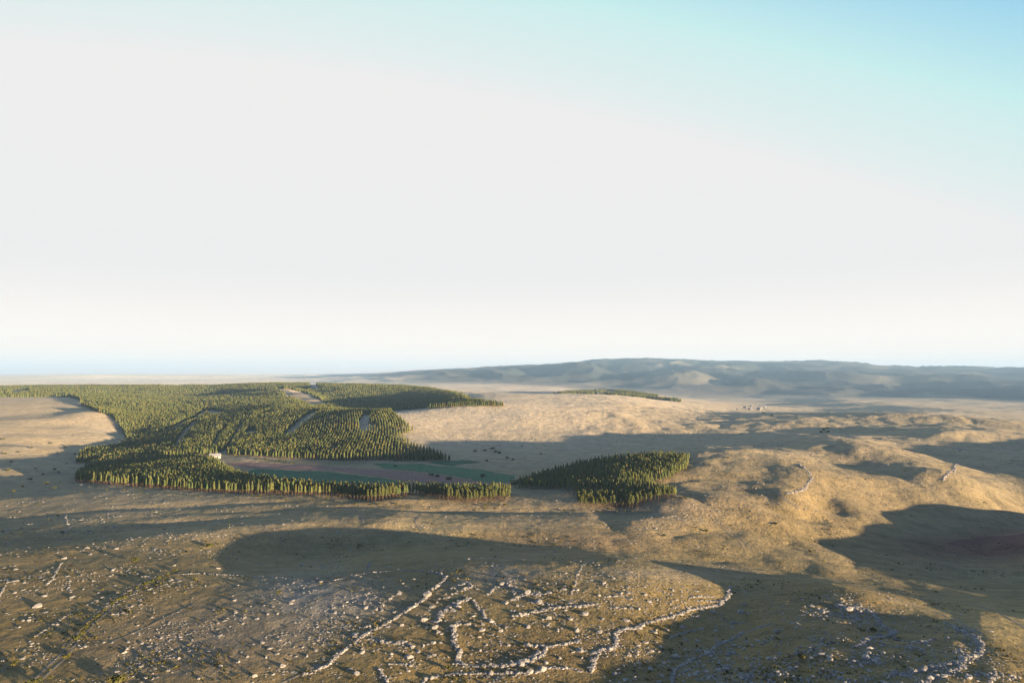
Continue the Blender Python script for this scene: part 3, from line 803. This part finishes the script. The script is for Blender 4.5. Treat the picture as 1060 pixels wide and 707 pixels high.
WALLS = [
 ([(318,691),(330,687),(345,681),(352,672),(365,664),(380,652),(400,642),(415,632),(430,624),(440,616),(451,605),(460,598),(461,594),(456,591),(444,588.5)], 1.5, 1.2, .55, .0, 'longest stone wall, running from bottom left centre up to a hooked end on the rocky hill'),
 ([(185,592),(210,590.5),(240,592),(277,594),(302,596),(335,599),(360,595),(385,590),(415,587),(440,588)], .8, .9, .42, .08, 'thin low stone wall contouring below the shadowed hollow behind the rocky hill'),
 ([(386,579),(383,585),(379,590)], .7, .8, .42, .05, 'short stone spur climbing from the contour wall into the shadow band'),
 ([(385,656),(395,657.5),(405,659),(425,662)], 1.3, 1.3, .55, .05, 'short straight stone wall just below the middle of the longest wall'),
 ([(474,640),(470,646),(471,655),(470,662),(477,669),(474,675),(480,682),(499,683),(524,682),(543,680.5),(557,675),(566,665)], 1.6, 1.3, .62, .04, 'stone wall bent like a hook that encloses the boulder field in bottom centre'),
 ([(472,690.6),(500,690.2),(524,690.6),(559,688),(567,685),(590,685),(601,688)], 1.4, 1.0, .5, .03, 'nearly straight stone wall just under the hooked enclosure at the bottom'),
 ([(530,680),(545,679),(552,672),(558,668)], 1.5, 1.4, .6, .05, 'short wall inside the hooked enclosure near its right tip'),
 ([(542,662),(562,664),(580,661),(597,658)], 1.2, 1.2, .55, .06, 'gently sagging stone wall above the right tip of the hooked enclosure'),
 ([(530,633),(545,631),(560,628),(572,625),(592,623),(606,622),(620,621)], 1.3, 1.4, .6, .12, 'broken stone wall crossing the middle of the rocky hill'),
 ([(632,624),(645,625)], 1.2, 1.2, .55, .0, 'very short stone wall just right of the broken middle wall'),
 ([(610,689),(612,681),(621,667),(634,665),(636,650),(645,646),(660,645),(664,641),(678,637),(692,634),(715,626),(742,622),(750,614),(753,604)], 1.6, 1.3, .6, .02, 'zigzag stone wall that climbs right to a bright tip at the edge of the shade'),
 ([(711,614),(725,613.5),(737,614.5)], 1.2, .8, .45, .0, 'short pale wall, upper of two parallel ones left of the bright wall tip'),
 ([(719,618),(730,617.5),(741,618.5)], 1.2, .8, .45, .0, 'short pale wall, lower of two parallel ones left of the bright wall tip'),
 ([(694,701),(693,692),(696,687),(705,681),(727,671),(742,660),(767,649),(792,641)], 1.2, 1.2, .5, .02, 'stone wall in the shade that climbs right from the bottom edge in a long curve'),
 ([(747,637),(756,640),(770,640.5)], .9, .8, .4, .0, 'faint short wall in the shade above the long curved shaded wall'),
 ([(690,655),(705,650),(715,646.5),(726,645)], .9, .8, .42, .1, 'faint wall where light turns to shade below the zigzag wall'),
 ([(590,612),(596,595),(602,582),(613,577)], .6, .9, .4, .1, 'thin line of stones over the brow of the rocky hill'),
 ([(625,614),(640,613),(652,617)], 1.0, 1.0, .5, .05, 'small arched stone wall on upper right of the rocky hill'),
 ([(490,617),(499,628),(503,636),(512,642)], 1.2, 1.2, .5, .02, 'short wall dropping down right, dark on its left side, at hill centre'),
 ([(505,612),(515,604),(522,600),(533,605),(531,612)], 1.0, 1.4, .5, .1, 'ring of stones round a shallow pit on the hill centre'),
 ([(466,606),(475,603),(485,599),(490,603),(478,608),(468,612)], 1.2, 1.4, .5, .1, 'small ruined stone pen right of the hooked end of the longest wall'),
 ([(530,617),(540,613),(553,610),(562,612)], 1.3, 1.5, .6, .08, 'bright thick rubble wall right of the stone ring'),
 ([(547,619),(560,620),(575,623)], 1.2, 1.2, .55, .05, 'short curved wall under the thick rubble wall'),
 ([(453,640),(458,630),(464,624),(475,620),(486,616)], 1.2, 1.6, .65, .12, 'loose row of large stones climbing to the centre of the hill'),
 ([(925,692),(945,686),(970,681),(990,678),(1004,671),(1006,662),(1001,654),(985,646),(972,641)], 1.3, 2.4, .6, .06, 'rim of rubble curving round the outer side of the shaded knoll at right'),
 ([(930,703),(955,697),(975,690),(992,682)], 1.3, 2.2, .6, .1, 'inner rubble band below the rim of the shaded knoll'),
 ([(878,664),(890,658),(902,654),(915,653),(919,648),(911,645),(904,640),(900,633),(893,627),(880,624),(868,627)], 1.6, 2.0, .6, .05, 'thick twisting rubble wall beside the hollow on the shaded knoll'),
 ([(920,656),(935,659),(950,660),(960,656)], 1.1, 1.4, .5, .1, 'short rubble wall just under the hollow on the knoll'),
 ([(55,602),(61,596),(66,586),(70,580)], .8, .8, .42, .05, 'small crooked wall standing on the lit slope at far left'),
 ([(8,614),(12,605),(17,596)], .7, .8, .4, .1, 'short wall at the left edge of the photo'),
 ([(72,530),(74,540),(80,547),(86,551)], .7, .9, .28, .1, 'crooked wall on the rocky shelf left, beside the shaded gully'),
 ([(437,705),(442,697),(455,693),(472,690)], 1.2, 1.1, .5, .05, 'curved wall end at the bottom edge under the hooked enclosure'),
 ([(394,684),(398,690),(402,698),(405,707)], 1.1, .9, .45, .05, 'narrow wall running down to the bottom edge left of centre'),
 ([(405,681),(415,680.5),(428,682.5)], 1.1, .9, .45, .05, 'tiny level wall left of the hooked enclosure'),
 ([(972,496),(980,488),(989,479.5)], 1.6, 2.2, .7, .0, 'lone straight wall far off on the right hillside by the shade'),
 ([(812,510),(830,505),(838,494),(834,487),(825,480)], 1.0, 2.6, .7, .15, 'arc of pale outcrop on the saddle at middle right'),
 ([(340,627),(358,623),(372,617),(385,610),(378,622)], .7, 1.2, .42, .2, 'ragged stone edge of the pale gravel patch at left centre'),
 ([(380,645),(395,637),(405,632),(415,627),(427,621)], .9, 1.0, .55, .25, 'dotted row of stones beside and above the longest wall'),
 ([(45,653),(58,645),(70,638),(80,630)], .9, 1.0, .4, .15, 'low bank of stones with dark scrub on the lower left slope'),
 ([(480,577),(500,575.5),(520,575.5),(545,577)], .6, 1.2, .4, .15, 'faint bank of stones along the shaded brow of the hill'),
]
for i, (pts, dn, wd, sz, gp, lab) in enumerate(WALLS):
    wall_line(pts, dn, wd, sz, gp, lab, 'tumbled dry stone walls', i)

Z5 = [(185,375,11),(150,430,7),(115,457,6),(170,522,5),(215,332,7),(325,337,6),(437,320,5),(90,320,5),(95,225,5),(130,280,4),(410,272,4),(490,228,5),(372,305,3),(288,182,6),(385,140,5),(395,165,5),(555,543,6),(615,522,6),(560,515,5),(550,557,6),(932,490,6),(935,612,6),(1005,595,7),(905,390,5),(995,400,5),(990,350,6),(1030,420,5),(1045,575,4),(725,630,5),(670,622,5),(630,660,6),(855,660,6),(810,553,5),(890,555,4),(770,497,4),(730,270,5),(1000,290,4),(920,222,5),(740,210,4),(135,582,6),(20,607,6),(25,640,5),(55,590,5),(500,142,6),(540,560,5),(655,418,4),(595,450,4),(570,375,4),(690,500,5),(900,595,4),(270,447,4),(275,462,4),(460,518,4),(495,518,4)]
Z6 = [(700,430,10),(745,460,9),(765,432,6),(760,480,6),(740,520,7),(700,530,5),(680,553,7),(655,535,7),(638,575,11),(450,558,8),(450,542,6),(570,563,6),(430,640,10),(405,703,5),(320,703,5),(940,445,7),(935,468,9),(1015,473,7),(978,487,5),(925,497,5),(885,445,7),(1030,360,9),(840,375,12),(820,390,8),(800,340,5),(755,358,5),(730,376,7),(600,325,8),(565,343,6),(535,370,6),(508,385,6),(465,380,7),(430,418,5),(612,450,6),(640,632,5),(715,660,9),(960,687,6),(930,550,7),(955,525,4),(1045,530,5),(743,567,6),(722,573,6),(800,577,3),(160,362,6),(105,403,4),(45,518,6),(22,425,5),(65,405,5),(225,572,6),(265,550,5),(290,527,5),(105,563,5),(60,577,5),(130,612,8),(90,645,5),(15,652,7),(285,212,6),(202,210,6),(390,220,4),(235,320,4),(210,300,4),(615,283,4),(660,265,4),(820,455,9),(850,550,7),(822,500,6),(318,190,4),(38,203,4),(645,305,5)]
Z7 = [(295,405,14),(237,425,8),(150,422,9),(145,447,6),(65,457,7),(265,470,9),(355,475,8),(465,430,8),(515,385,7),(485,382,6),(560,355,6),(543,328,5),(540,297,4),(415,262,5),(355,330,6),(150,318,7),(125,303,5),(177,283,5),(213,305,6),(263,308,6),(205,348,5),(215,292,5),(235,360,6),(580,478,8),(545,518,7),(585,517,5),(605,537,6),(510,530,6),(510,565,5),(475,570,6),(560,622,8),(500,660,9),(498,607,5),(420,565,4),(605,650,9),(695,457,8),(755,417,8),(820,397,7),(930,397,11),(945,367,6),(965,402,5),(665,573,12),(570,553,5),(630,467,5),(272,550,10),(140,598,7),(195,580,6),(218,685,6),(285,580,5),(8,697,7),(105,357,16),(65,322,13),(35,410,9),(22,372,5),(835,515,7),(755,513,7),(710,510,5),(747,550,6),(780,613,5),(800,660,8),(745,645,8),(765,690,6),(805,355,5),(325,270,5),(375,280,6),(440,320,7),(480,345,6),(590,348,4),(645,365,4),(655,310,5),(690,315,4),(185,472,5)]
BOULD = [(x / 4, 530 + y / 4, s / 4, 0) for x, y, s in Z5] + [(265 + x / 4, 530 + y / 4, s / 4, 1) for x, y, s in Z6] + [(530 + x / 4, 530 + y / 4, s / 4, 2) for x, y, s in Z7]
BZ = [('boulder scattered over the lit grassy slope at lower left', 'boulders on the lower left slope'),
      ('boulder lying among the stone walls of the rocky hill, left of centre', 'boulders among the walls left of centre'),
      ('boulder on the lit right half of the rocky hill or by the shade edge', 'boulders on the right half of the rocky hill'),
      ('boulder in the crowded rubble of the shaded knoll at lower right', 'boulders on the shaded knoll')]
ONE = {(185,375): 'biggest white boulder standing alone on the lower left slope', (150,430): 'second white boulder, just below the biggest one at lower left', (115,457): 'third white boulder in line below the biggest one at lower left'}
kb = [(800 + rrng.normal(0, 1) * 0, 0, 0, 3)][:0]
# knoll rubble: clumps along crooked bands
KN = [(770,690),(790,694),(810,690),(830,697),(855,690),(870,700),(890,695),(760,702),(740,700),(725,690),(745,683),(780,676),(800,672),(822,668),(812,680),(835,665),(845,675),(850,660),(862,655),(840,655),(880,680),(895,672),(902,662),(882,640),(870,632),(877,626),(890,628),(868,622),(885,634),(850,626),(840,632),(830,628),(820,640),(905,680),(915,690),(925,672),(935,665),(948,662),(985,650),(995,660),(985,675),(970,685),(958,692),(1000,695),(1020,693),(1035,694),(750,668),(765,660),(735,671),(785,660),(800,655),(910,700),(940,697)]
for cx, cy in KN:
    for _ in range(3):
        kb.append((cx + rrng.normal(0, 5), cy + rrng.normal(0, 2.6), rrng.uniform(.8, 1.6), 3))
BOULD = BOULD + kb
boulder_me = []
for V, F in R_BIG:
    boulder_me.append(np_mesh('boulder', V, F, M_ROCK, False, {'shade': np.ones((len(V), 3))}))
need = 300 - len(BOULD)
print('boulders listed', len(BOULD))
BOULD = BOULD[:300]
while len(BOULD) < 300:
    x, y = rrng.uniform(0, 720), rrng.uniform(600, 705)
    BOULD.append((x, y, rrng.uniform(.7, 1.3), 0 if x < 265 else 1 if x < 530 else 2))
bw = at([b[0] for b in BOULD], [b[1] for b in BOULD])
for (px, py, s, zn), w in zip(BOULD, bw):
    r = min(s, 2.7) * w[1] / F0 * 0.85 * (2.0 if zn < 3 else 1.5)
    o = link('boulder', boulder_me[int(rrng.integers(0, 7))], loc=(w[0], w[1], w[2] + .12 * r))
    o.rotation_euler = (rrng.uniform(-.2, .2), rrng.uniform(-.2, .2), rrng.uniform(0, 6.28))
    e = rrng.uniform(.8, 1.2)
    o.scale = (r * 1.15 * e, r / e, r * rrng.uniform(.65, 1.0))
    key = (round(px * 4), round((py - 530) * 4))
    if zn == 0 and key in ONE: tag(o, ONE[key], 'boulder', 'boulders on the lower left slope')
    else: tag(o, 'pale ' + BZ[zn][0], 'boulder', BZ[zn][1])

# small stones: too many to count
DENS = [(560,625,150,45,1.0),(480,665,110,35,.7),(650,655,90,45,.8),(130,548,130,14,1.2),(90,590,90,34,.9),(60,670,90,40,.6),(220,660,70,30,.35),(200,620,70,26,.2),(330,622,45,16,.3),(300,668,60,30,.25),(130,515,110,8,.5),(520,590,60,10,1.0),(700,615,60,10,.6),(900,650,70,26,1.0),(800,685,80,20,1.5),(880,628,26,10,2.0),(990,668,30,20,1.0),(1000,690,50,10,.8),(250,560,60,16,.3),(360,580,70,8,.3),(690,532,26,8,1.5),(820,490,26,14,1.5),(850,455,50,7,.8),(900,462,70,8,.4),(905,510,60,10,.35),(620,505,30,8,.3),(740,520,24,12,1.2), (815,470,30,8,1.2), (700,534,16,6,2.0), (960,455,60,6,.4), (1010,500,40,8,.3),(30,440,50,16,.3),(560,525,60,8,.35),(840,628,26,8,2.0),(860,690,60,12,1.5)]
def rubble(n, rng):
    px = rng.uniform(-20, 1080, n); py = 440 + (270) * rng.random(n) ** .8
    d = np.full(n, .02)
    for cx, cy, sx, sy, k in DENS: d += k * np.exp(-.5 * (((px - cx) / sx) ** 2 + ((py - cy) / sy) ** 2))
    w = at(px, py)
    cl = np.clip(.5 + 1.5 * fbm(w[:, 0], w[:, 1], 34, 3, 91), .04, 2.0) * np.clip(.4 + 1.4 * np.abs(fbm(w[:, 0] * .5 + w[:, 1] * .9, (w[:, 1] * .5 - w[:, 0] * .9) * .2, 16, 2, 93)), 0, 1.6)
    keep = (rng.random(n) < d * cl * .8) & (w[:, 1] < 1700)
    return w[keep][:, :2]
R = rubble(42000, rrng)
dist = R[:, 1]
sz = rrng.lognormal(-.92, .42, len(R)) * (0.40 + dist / 560.0)
print('rubble', len(R))
link('rubble', scatter_rocks('rubble', R, sz, rrng, flat=(.4, .8), aspect=(.5, 1.6)), kind='stuff')
# grey shadow-side clints in the knoll clumps
K = []
for cx, cy in KN:
    w = at(cx + rrng.normal(0, 7, 22), cy + rrng.normal(0, 3.2, 22)); K.append(w[:, :2])
K = np.vstack(K)
link('knoll_rubble', scatter_rocks('knoll_rubble', K, rrng.lognormal(-.5, .5, len(K)), rrng, flat=(.5, 1.0)), kind='stuff')

# ------------------------------------------------------------------ bushes and lone trees
def bush_mesh(rng, n=170):
    lobes = [(rng.uniform(-.5, .5), rng.uniform(-.5, .5), rng.uniform(.35, .75), rng.uniform(.4, .65)) for _ in range(5)]
    def fn():
        x, y, z, r = lobes[int(rng.integers(0, 5))]; d = rng.normal(0, 1, 3); d /= np.linalg.norm(d); d[2] = abs(d[2]) * .9 - .15
        q = r * rng.uniform(.6, 1.05)
        return np.array((x + d[0] * q, y + d[1] * q, max(.03, z + d[2] * q))), d
    V, F = leafy(rng, n, fn, .15)
    return np_mesh('bush', V, F, M_BUSH, False, {'shade': np.repeat(rng.uniform(.7, 1.3, n), 4)[:, None] * np.array([1.1, 1.0, .8])})
bushes = [bush_mesh(rrng) for _ in range(5)]
def bush(px, py, m, label, group, name='bush'):
    w = at(px, py)[0]
    o = link(name, bushes[int(rrng.integers(0, 5))], loc=(w[0], w[1], w[2] - .1)); o.rotation_euler = (0, 0, rrng.uniform(0, 6))
    o.scale = (m, m * rrng.uniform(.8, 1.1), m * rrng.uniform(.8, 1.05))
    return tag(o, label, 'bush', group)
for x, y, m in [(38,705,2.4),(44,702,2.2),(50,700,2.0),(62,696,1.4),(77,676,1.6),(88,657,2.6),(93,652,2.0),(97,645,1.8),(107,634,1.5),(115,628,1.4),(122,622,1.6),(128,618,1.9),(133,616,1.6),(140,611,1.4),(147,606,1.6),(156,602,2.0),(163,600,1.7),(170,596,1.8),(178,592,1.6),(186,588,1.5)]:
    bush(x, y, m, 'dark scrub bush in the hedge line along the worn track at lower left', 'bushes lining the worn track')
for x, y, m, lab in [(129,699,3.0,'low spreading bush with a long shadow at the bottom edge, left'), (26,682,2.0,'yellowish bush near the lower left corner above the track'), (144,579,3.2,'wide dark bush on the lit shelf left of the shadow band'), (220,564,2.6,'dark bush at the left end of the shadow band'), (292,611,1.8,'ochre bush with a long shadow above the gravel patch'), (465,686,1.7,'bright green bush between the two lowest walls'),
    (448,541,1.6,'small bush by the forked dirt track'), (685,553,2.2,'round lone bush on the brown slope in front of the dark plantation'), (897,649,2.4,'yellow bush among the rubble of the shaded knoll'), (823,676,2.3,'bush with dry yellow leaves in the middle of the knoll rubble'), (835,569,1.8,'small bush at the end of the lit spur'), (728,549,2.4,'dark scrub in the shaded notch on the brown slope'), (800,541,2.2,'scrub below the pale ridge path at right'), (150,489+20,2,'bush at the edge of the left plantation belt')]:
    bush(x, y, m, lab, 'scattered lone bushes')
for x, y, m in [(60,486,3),(64,489,2.6),(48,491,2.8),(35,496,3.2),(72,480,2.4),(90,475,2.6),(28,503,2.4),(52,500,3),(40,485,2.2),(15,478,3),(22,468,2.6),(35,464,3.0),(55,459,2.8),(70,463,2.5),(5,455,3.5),(12,487,3),(80,470,3.0),(18,508,2.5),(60,505,2.4),(8,470,3)]:
    bush(x, y, m, 'scrubby bush in or above the shaded gully at the left edge', 'bushes in the left gully')
for x, y, m in [(492,467,3.5),(502,466.5,3.5),(510,465,4.5),(513,468,4),(517,469,3.8),(504,477,3.2),(525,474,3.5),(531,476,3),(447,492.5,4),(453,493.5,3.5),(465,496,3.8),(500,493,4.2),(410,483,3.0),(540,462,2.6),(560,470,2.4)]:
    bush(x, y, m, 'dark hedgerow bush on the shaded valley fields between the plantations', 'bushes on the valley fields')
for x, y, m in [(270,475.5,3),(277,476,3.2),(290,477,3.4),(296,478,3),(303,479,2.6),(245,471.5,4),(240,470,3),(232,472,3),(212,469,4),(204,472,3),(218,477,3.2),(228,479,2.6)]:
    bush(x, y, m, 'hedge bush around the white farmhouse and its meadow', 'bushes round the farmhouse')
for x, y, m in [(852,446,5.5),(849,448,5),(856,448,5),(855,444,5),(680,412,7),(672,413,8),(690,413,7),(700,415,7),(790,428,5),(798,431,5)]:
    bush(x, y, m, 'dark thicket on the far tan hills at right', 'far thickets')

for cx, cy, n in ((75,498,5),(130,505,4),(200,511,4),(270,513,4),(345,515,4),(400,520,5),(438,514,4),(500,521,5),(532,514,4),(594,527,4),(645,527,4),(700,514,4),(714,480,4)):
    for _ in range(n):
        bush(cx + rrng.normal(0, 16), cy + abs(rrng.normal(0, 1.2)), float(rrng.uniform(.9, 2.2)), 'straggling shrub on open grass just outside the edge of a plantation', 'shrubs along the plantation edges')
# ------------------------------------------------------------------ farm and far village
def flat_mat(name, c, rough=.9):
    g = Nodes(name); n = g.noise(1.3, 3, .6)
    g.b.inputs['Roughness'].default_value = rough
    return g.color(g.mix(g.ramp(n, .35, .65, 0, .35), c, tuple(v * .75 for v in c)))
M_WALL = flat_mat('whitewash', (.55, .51, .44)); M_DULL = flat_mat('dull_plaster', (.30, .28, .25)); M_ROOF = flat_mat('clay_tiles', (.34, .17, .11)); M_ROOFG = flat_mat('grey_sheet_roof', (.42, .42, .42)); M_DARK = flat_mat('dark_opening', (.04, .045, .05), .3); M_WOOD = flat_mat('weathered_wood', (.20, .15, .11))
def boxm(name, x0, x1, y0, y1, z0, z1, mat, parent):
    V = [(x, y, z) for z in (z0, z1) for x, y in ((x0, y0), (x1, y0), (x1, y1), (x0, y1))]
    F = [(3, 2, 1, 0), (4, 5, 6, 7), (0, 1, 5, 4), (1, 2, 6, 5), (2, 3, 7, 6), (3, 0, 4, 7)]
    return link(name, np_mesh(name, V, F, mat), parent=parent)
def house(px, py, L, W, h, rot, label, cat, group=None, roof=None, detail=True, name='farmhouse', wall=None):
    w = at(px, py)[0]
    r = link(name, None, loc=(w[0], w[1], w[2])); r.rotation_euler = (0, 0, rot); tag(r, label, cat, group)
    l, k, t = L / 2, W / 2, h + W * .38
    V = [(-l,-k,-1),(l,-k,-1),(l,k,-1),(-l,k,-1),(-l,-k,h),(l,-k,h),(l,k,h),(-l,k,h),(-l,0,t),(l,0,t)]
    me = bpy.data.meshes.new('wall'); me.from_pydata(V, [], [(0,1,5,4),(2,3,7,6),(1,2,6,9,5),(3,0,4,8,7)]); me.materials.append(wall or M_WALL); me.update()
    link('wall', me, parent=r)
    e, th = .45, .18; me = bpy.data.meshes.new('roof')
    sl = (t - h) / k
    Vr = []
    for sg in (-1, 1):
        for x in (-l - e, l + e):
            Vr += [(x, sg * (k + e), h - sl * e + .05), (x, 0, t + .05), (x, 0, t + .05 + th), (x, sg * (k + e), h - sl * e + .05 + th)]
    Fr = []
    for b in (0, 8): Fr += [(b, b+1, b+5, b+4), (b+1, b+2, b+6, b+5), (b+2, b+3, b+7, b+6), (b+3, b, b+4, b+7), (b, b+3, b+2, b+1), (b+4, b+5, b+6, b+7)]
    me.from_pydata(Vr, [], Fr); me.materials.append(roof or M_ROOF); me.update()
    rf = link('roof', me, parent=r)
    if detail:
        for x in (-l * .6, l * .05, l * .6):
            boxm('window', x - .5, x + .5, -k - .06, -k + .05, h * .4, h * .75, M_DARK, r)
        boxm('door', -l * .3 - .5, -l * .3 + .5, -k - .07, -k + .05, -.2, 2.1, M_WOOD, r)
        boxm('chimney', l * .4, l * .4 + .7, .4, 1.1, h, t + 1.0, M_WALL, rf)
    return r
house(224.5, 474.2, 15, 8, 4.6, .25, 'white farmhouse with a pitched roof at the left end of the valley meadow', 'house', 'farm buildings', M_ROOFG)
house(220.5, 475.2, 9, 6, 3.0, -.2, 'low pink barn beside the white farmhouse', 'barn', 'farm buildings', M_ROOF, name='barn', wall=flat_mat('pink_plaster', (.62, .46, .38)))
house(122.5, 426.5, 16, 8, 3.6, .1, 'small pale hut at the upper edge of the plantation, left', 'hut', None, M_ROOFG, name='hut')
vr = np.random.default_rng(5)
for k in range(16):
    house(float(762 + 36 * vr.random()), float(421 + 3.4 * vr.random()), vr.uniform(8, 14), vr.uniform(6, 9), vr.uniform(3, 5), float(vr.uniform(-1.2, 1.2)), 'tiny pale house in the far village below the blue mountains', 'house', 'houses of the far village', M_ROOFG, False, name='village_house', wall=M_DULL)
# woods on the low far hill
def far_wood():
    rng = np.random.default_rng(3); P = []
    poly = [(560,413),(570,409),(590,406),(610,404),(640,404.5),(665,408),(690,412),(705,416),(690,417),(660,413),(620,410),(590,412)]
    x = rng.uniform(100, 1300, 26000); y = rng.uniform(3000, 5200, 26000); z = ground_z(x, y); px, py = proj(x, y, z)
    m = inpoly(px, py, poly) & (fbm(x, y, 220, 2, 9) > .12)
    return np.stack([x[m], y[m], z[m]], 1)
P = far_wood(); print('far wood', len(P))
if len(P): link('far_wood', forest_mesh('far_wood', P, P_FARM, (.8, 1.2), trng, M_NEEDLE), kind='stuff')

# ------------------------------------------------------------------ low scrub and coarse tufts on the near land: too many to count
def scrub(n, rng):
    px = rng.uniform(-20, 1080, n); py = 450 + 258 * rng.random(n) ** .75
    w = at(px, py); x, y = w[:, 0], w[:, 1]
    k = np.clip(fbm(x, y, 45, 3, 121) * 1.5 - .15, 0, 1) + .05
    m = (rng.random(n) < k) & (y < 1500)
    return w[m]
S = scrub(20000, rrng)
nS = len(S); q = 5
d = rrng.normal(0, 1, (nS * q, 3)); d /= np.linalg.norm(d, axis=1)[:, None]
e2 = np.cross(d, rrng.normal(0, 1, (nS * q, 3))); e2 /= np.linalg.norm(e2, axis=1)[:, None]
sS = np.repeat(rrng.lognormal(-1.25, .35, nS) * (.8 + S[:, 1] / 1400), q)[:, None]
c0 = np.repeat(S, q, 0) + rrng.normal(0, .8, (nS * q, 3)) * sS * np.array([1.2, 1.2, .3]) + np.array([0, 0, .45]) * sS
V = np.stack([c0 - d * sS, c0 + e2 * sS * .8, c0 + d * sS, c0 - e2 * sS * .8], 1).reshape(-1, 3)
tone = np.repeat(rrng.uniform(.6, 1.5, (nS, 1)) * np.array([[1.25, 1.0, .8]]), q * 4, 0)
link('low_scrub', np_mesh('low_scrub', V, np.arange(nS * q * 4).reshape(-1, 4), M_BUSH, False, {'shade': tone}), kind='stuff')
print('scrub', nS)

# ------------------------------------------------------------------ air
def make_haze():
    zlo = float(GZ.min()) - 1.5
    zhi = max(CAMZ + 5, float(GZ.max()) + 12)
    a = 22500.0
    v = [(x, y, z) for z in (zlo, zhi) for x, y in ((-a, -a), (a, -a), (a, a), (-a, a))]
    f = [(3, 2, 1, 0), (4, 5, 6, 7), (0, 1, 5, 4), (1, 2, 6, 5), (2, 3, 7, 6), (3, 0, 4, 7)]
    m = bpy.data.materials.new('haze'); m.use_nodes = True
    n, l = m.node_tree.nodes, m.node_tree.links
    n.remove(n['Principled BSDF'])
    p = n.new('ShaderNodeVolumePrincipled')
    p.inputs['Color'].default_value = (.42, .68, 1.0, 1)
    p.inputs['Density'].default_value = HAZE_DENSITY
    p.inputs['Anisotropy'].default_value = 0.0
    l.new(p.outputs[0], n['Material Output'].inputs['Volume'])
    link('haze', np_mesh('haze', v, f, m), kind='stuff')
HAZE_DENSITY = 4.7e-5
make_haze()
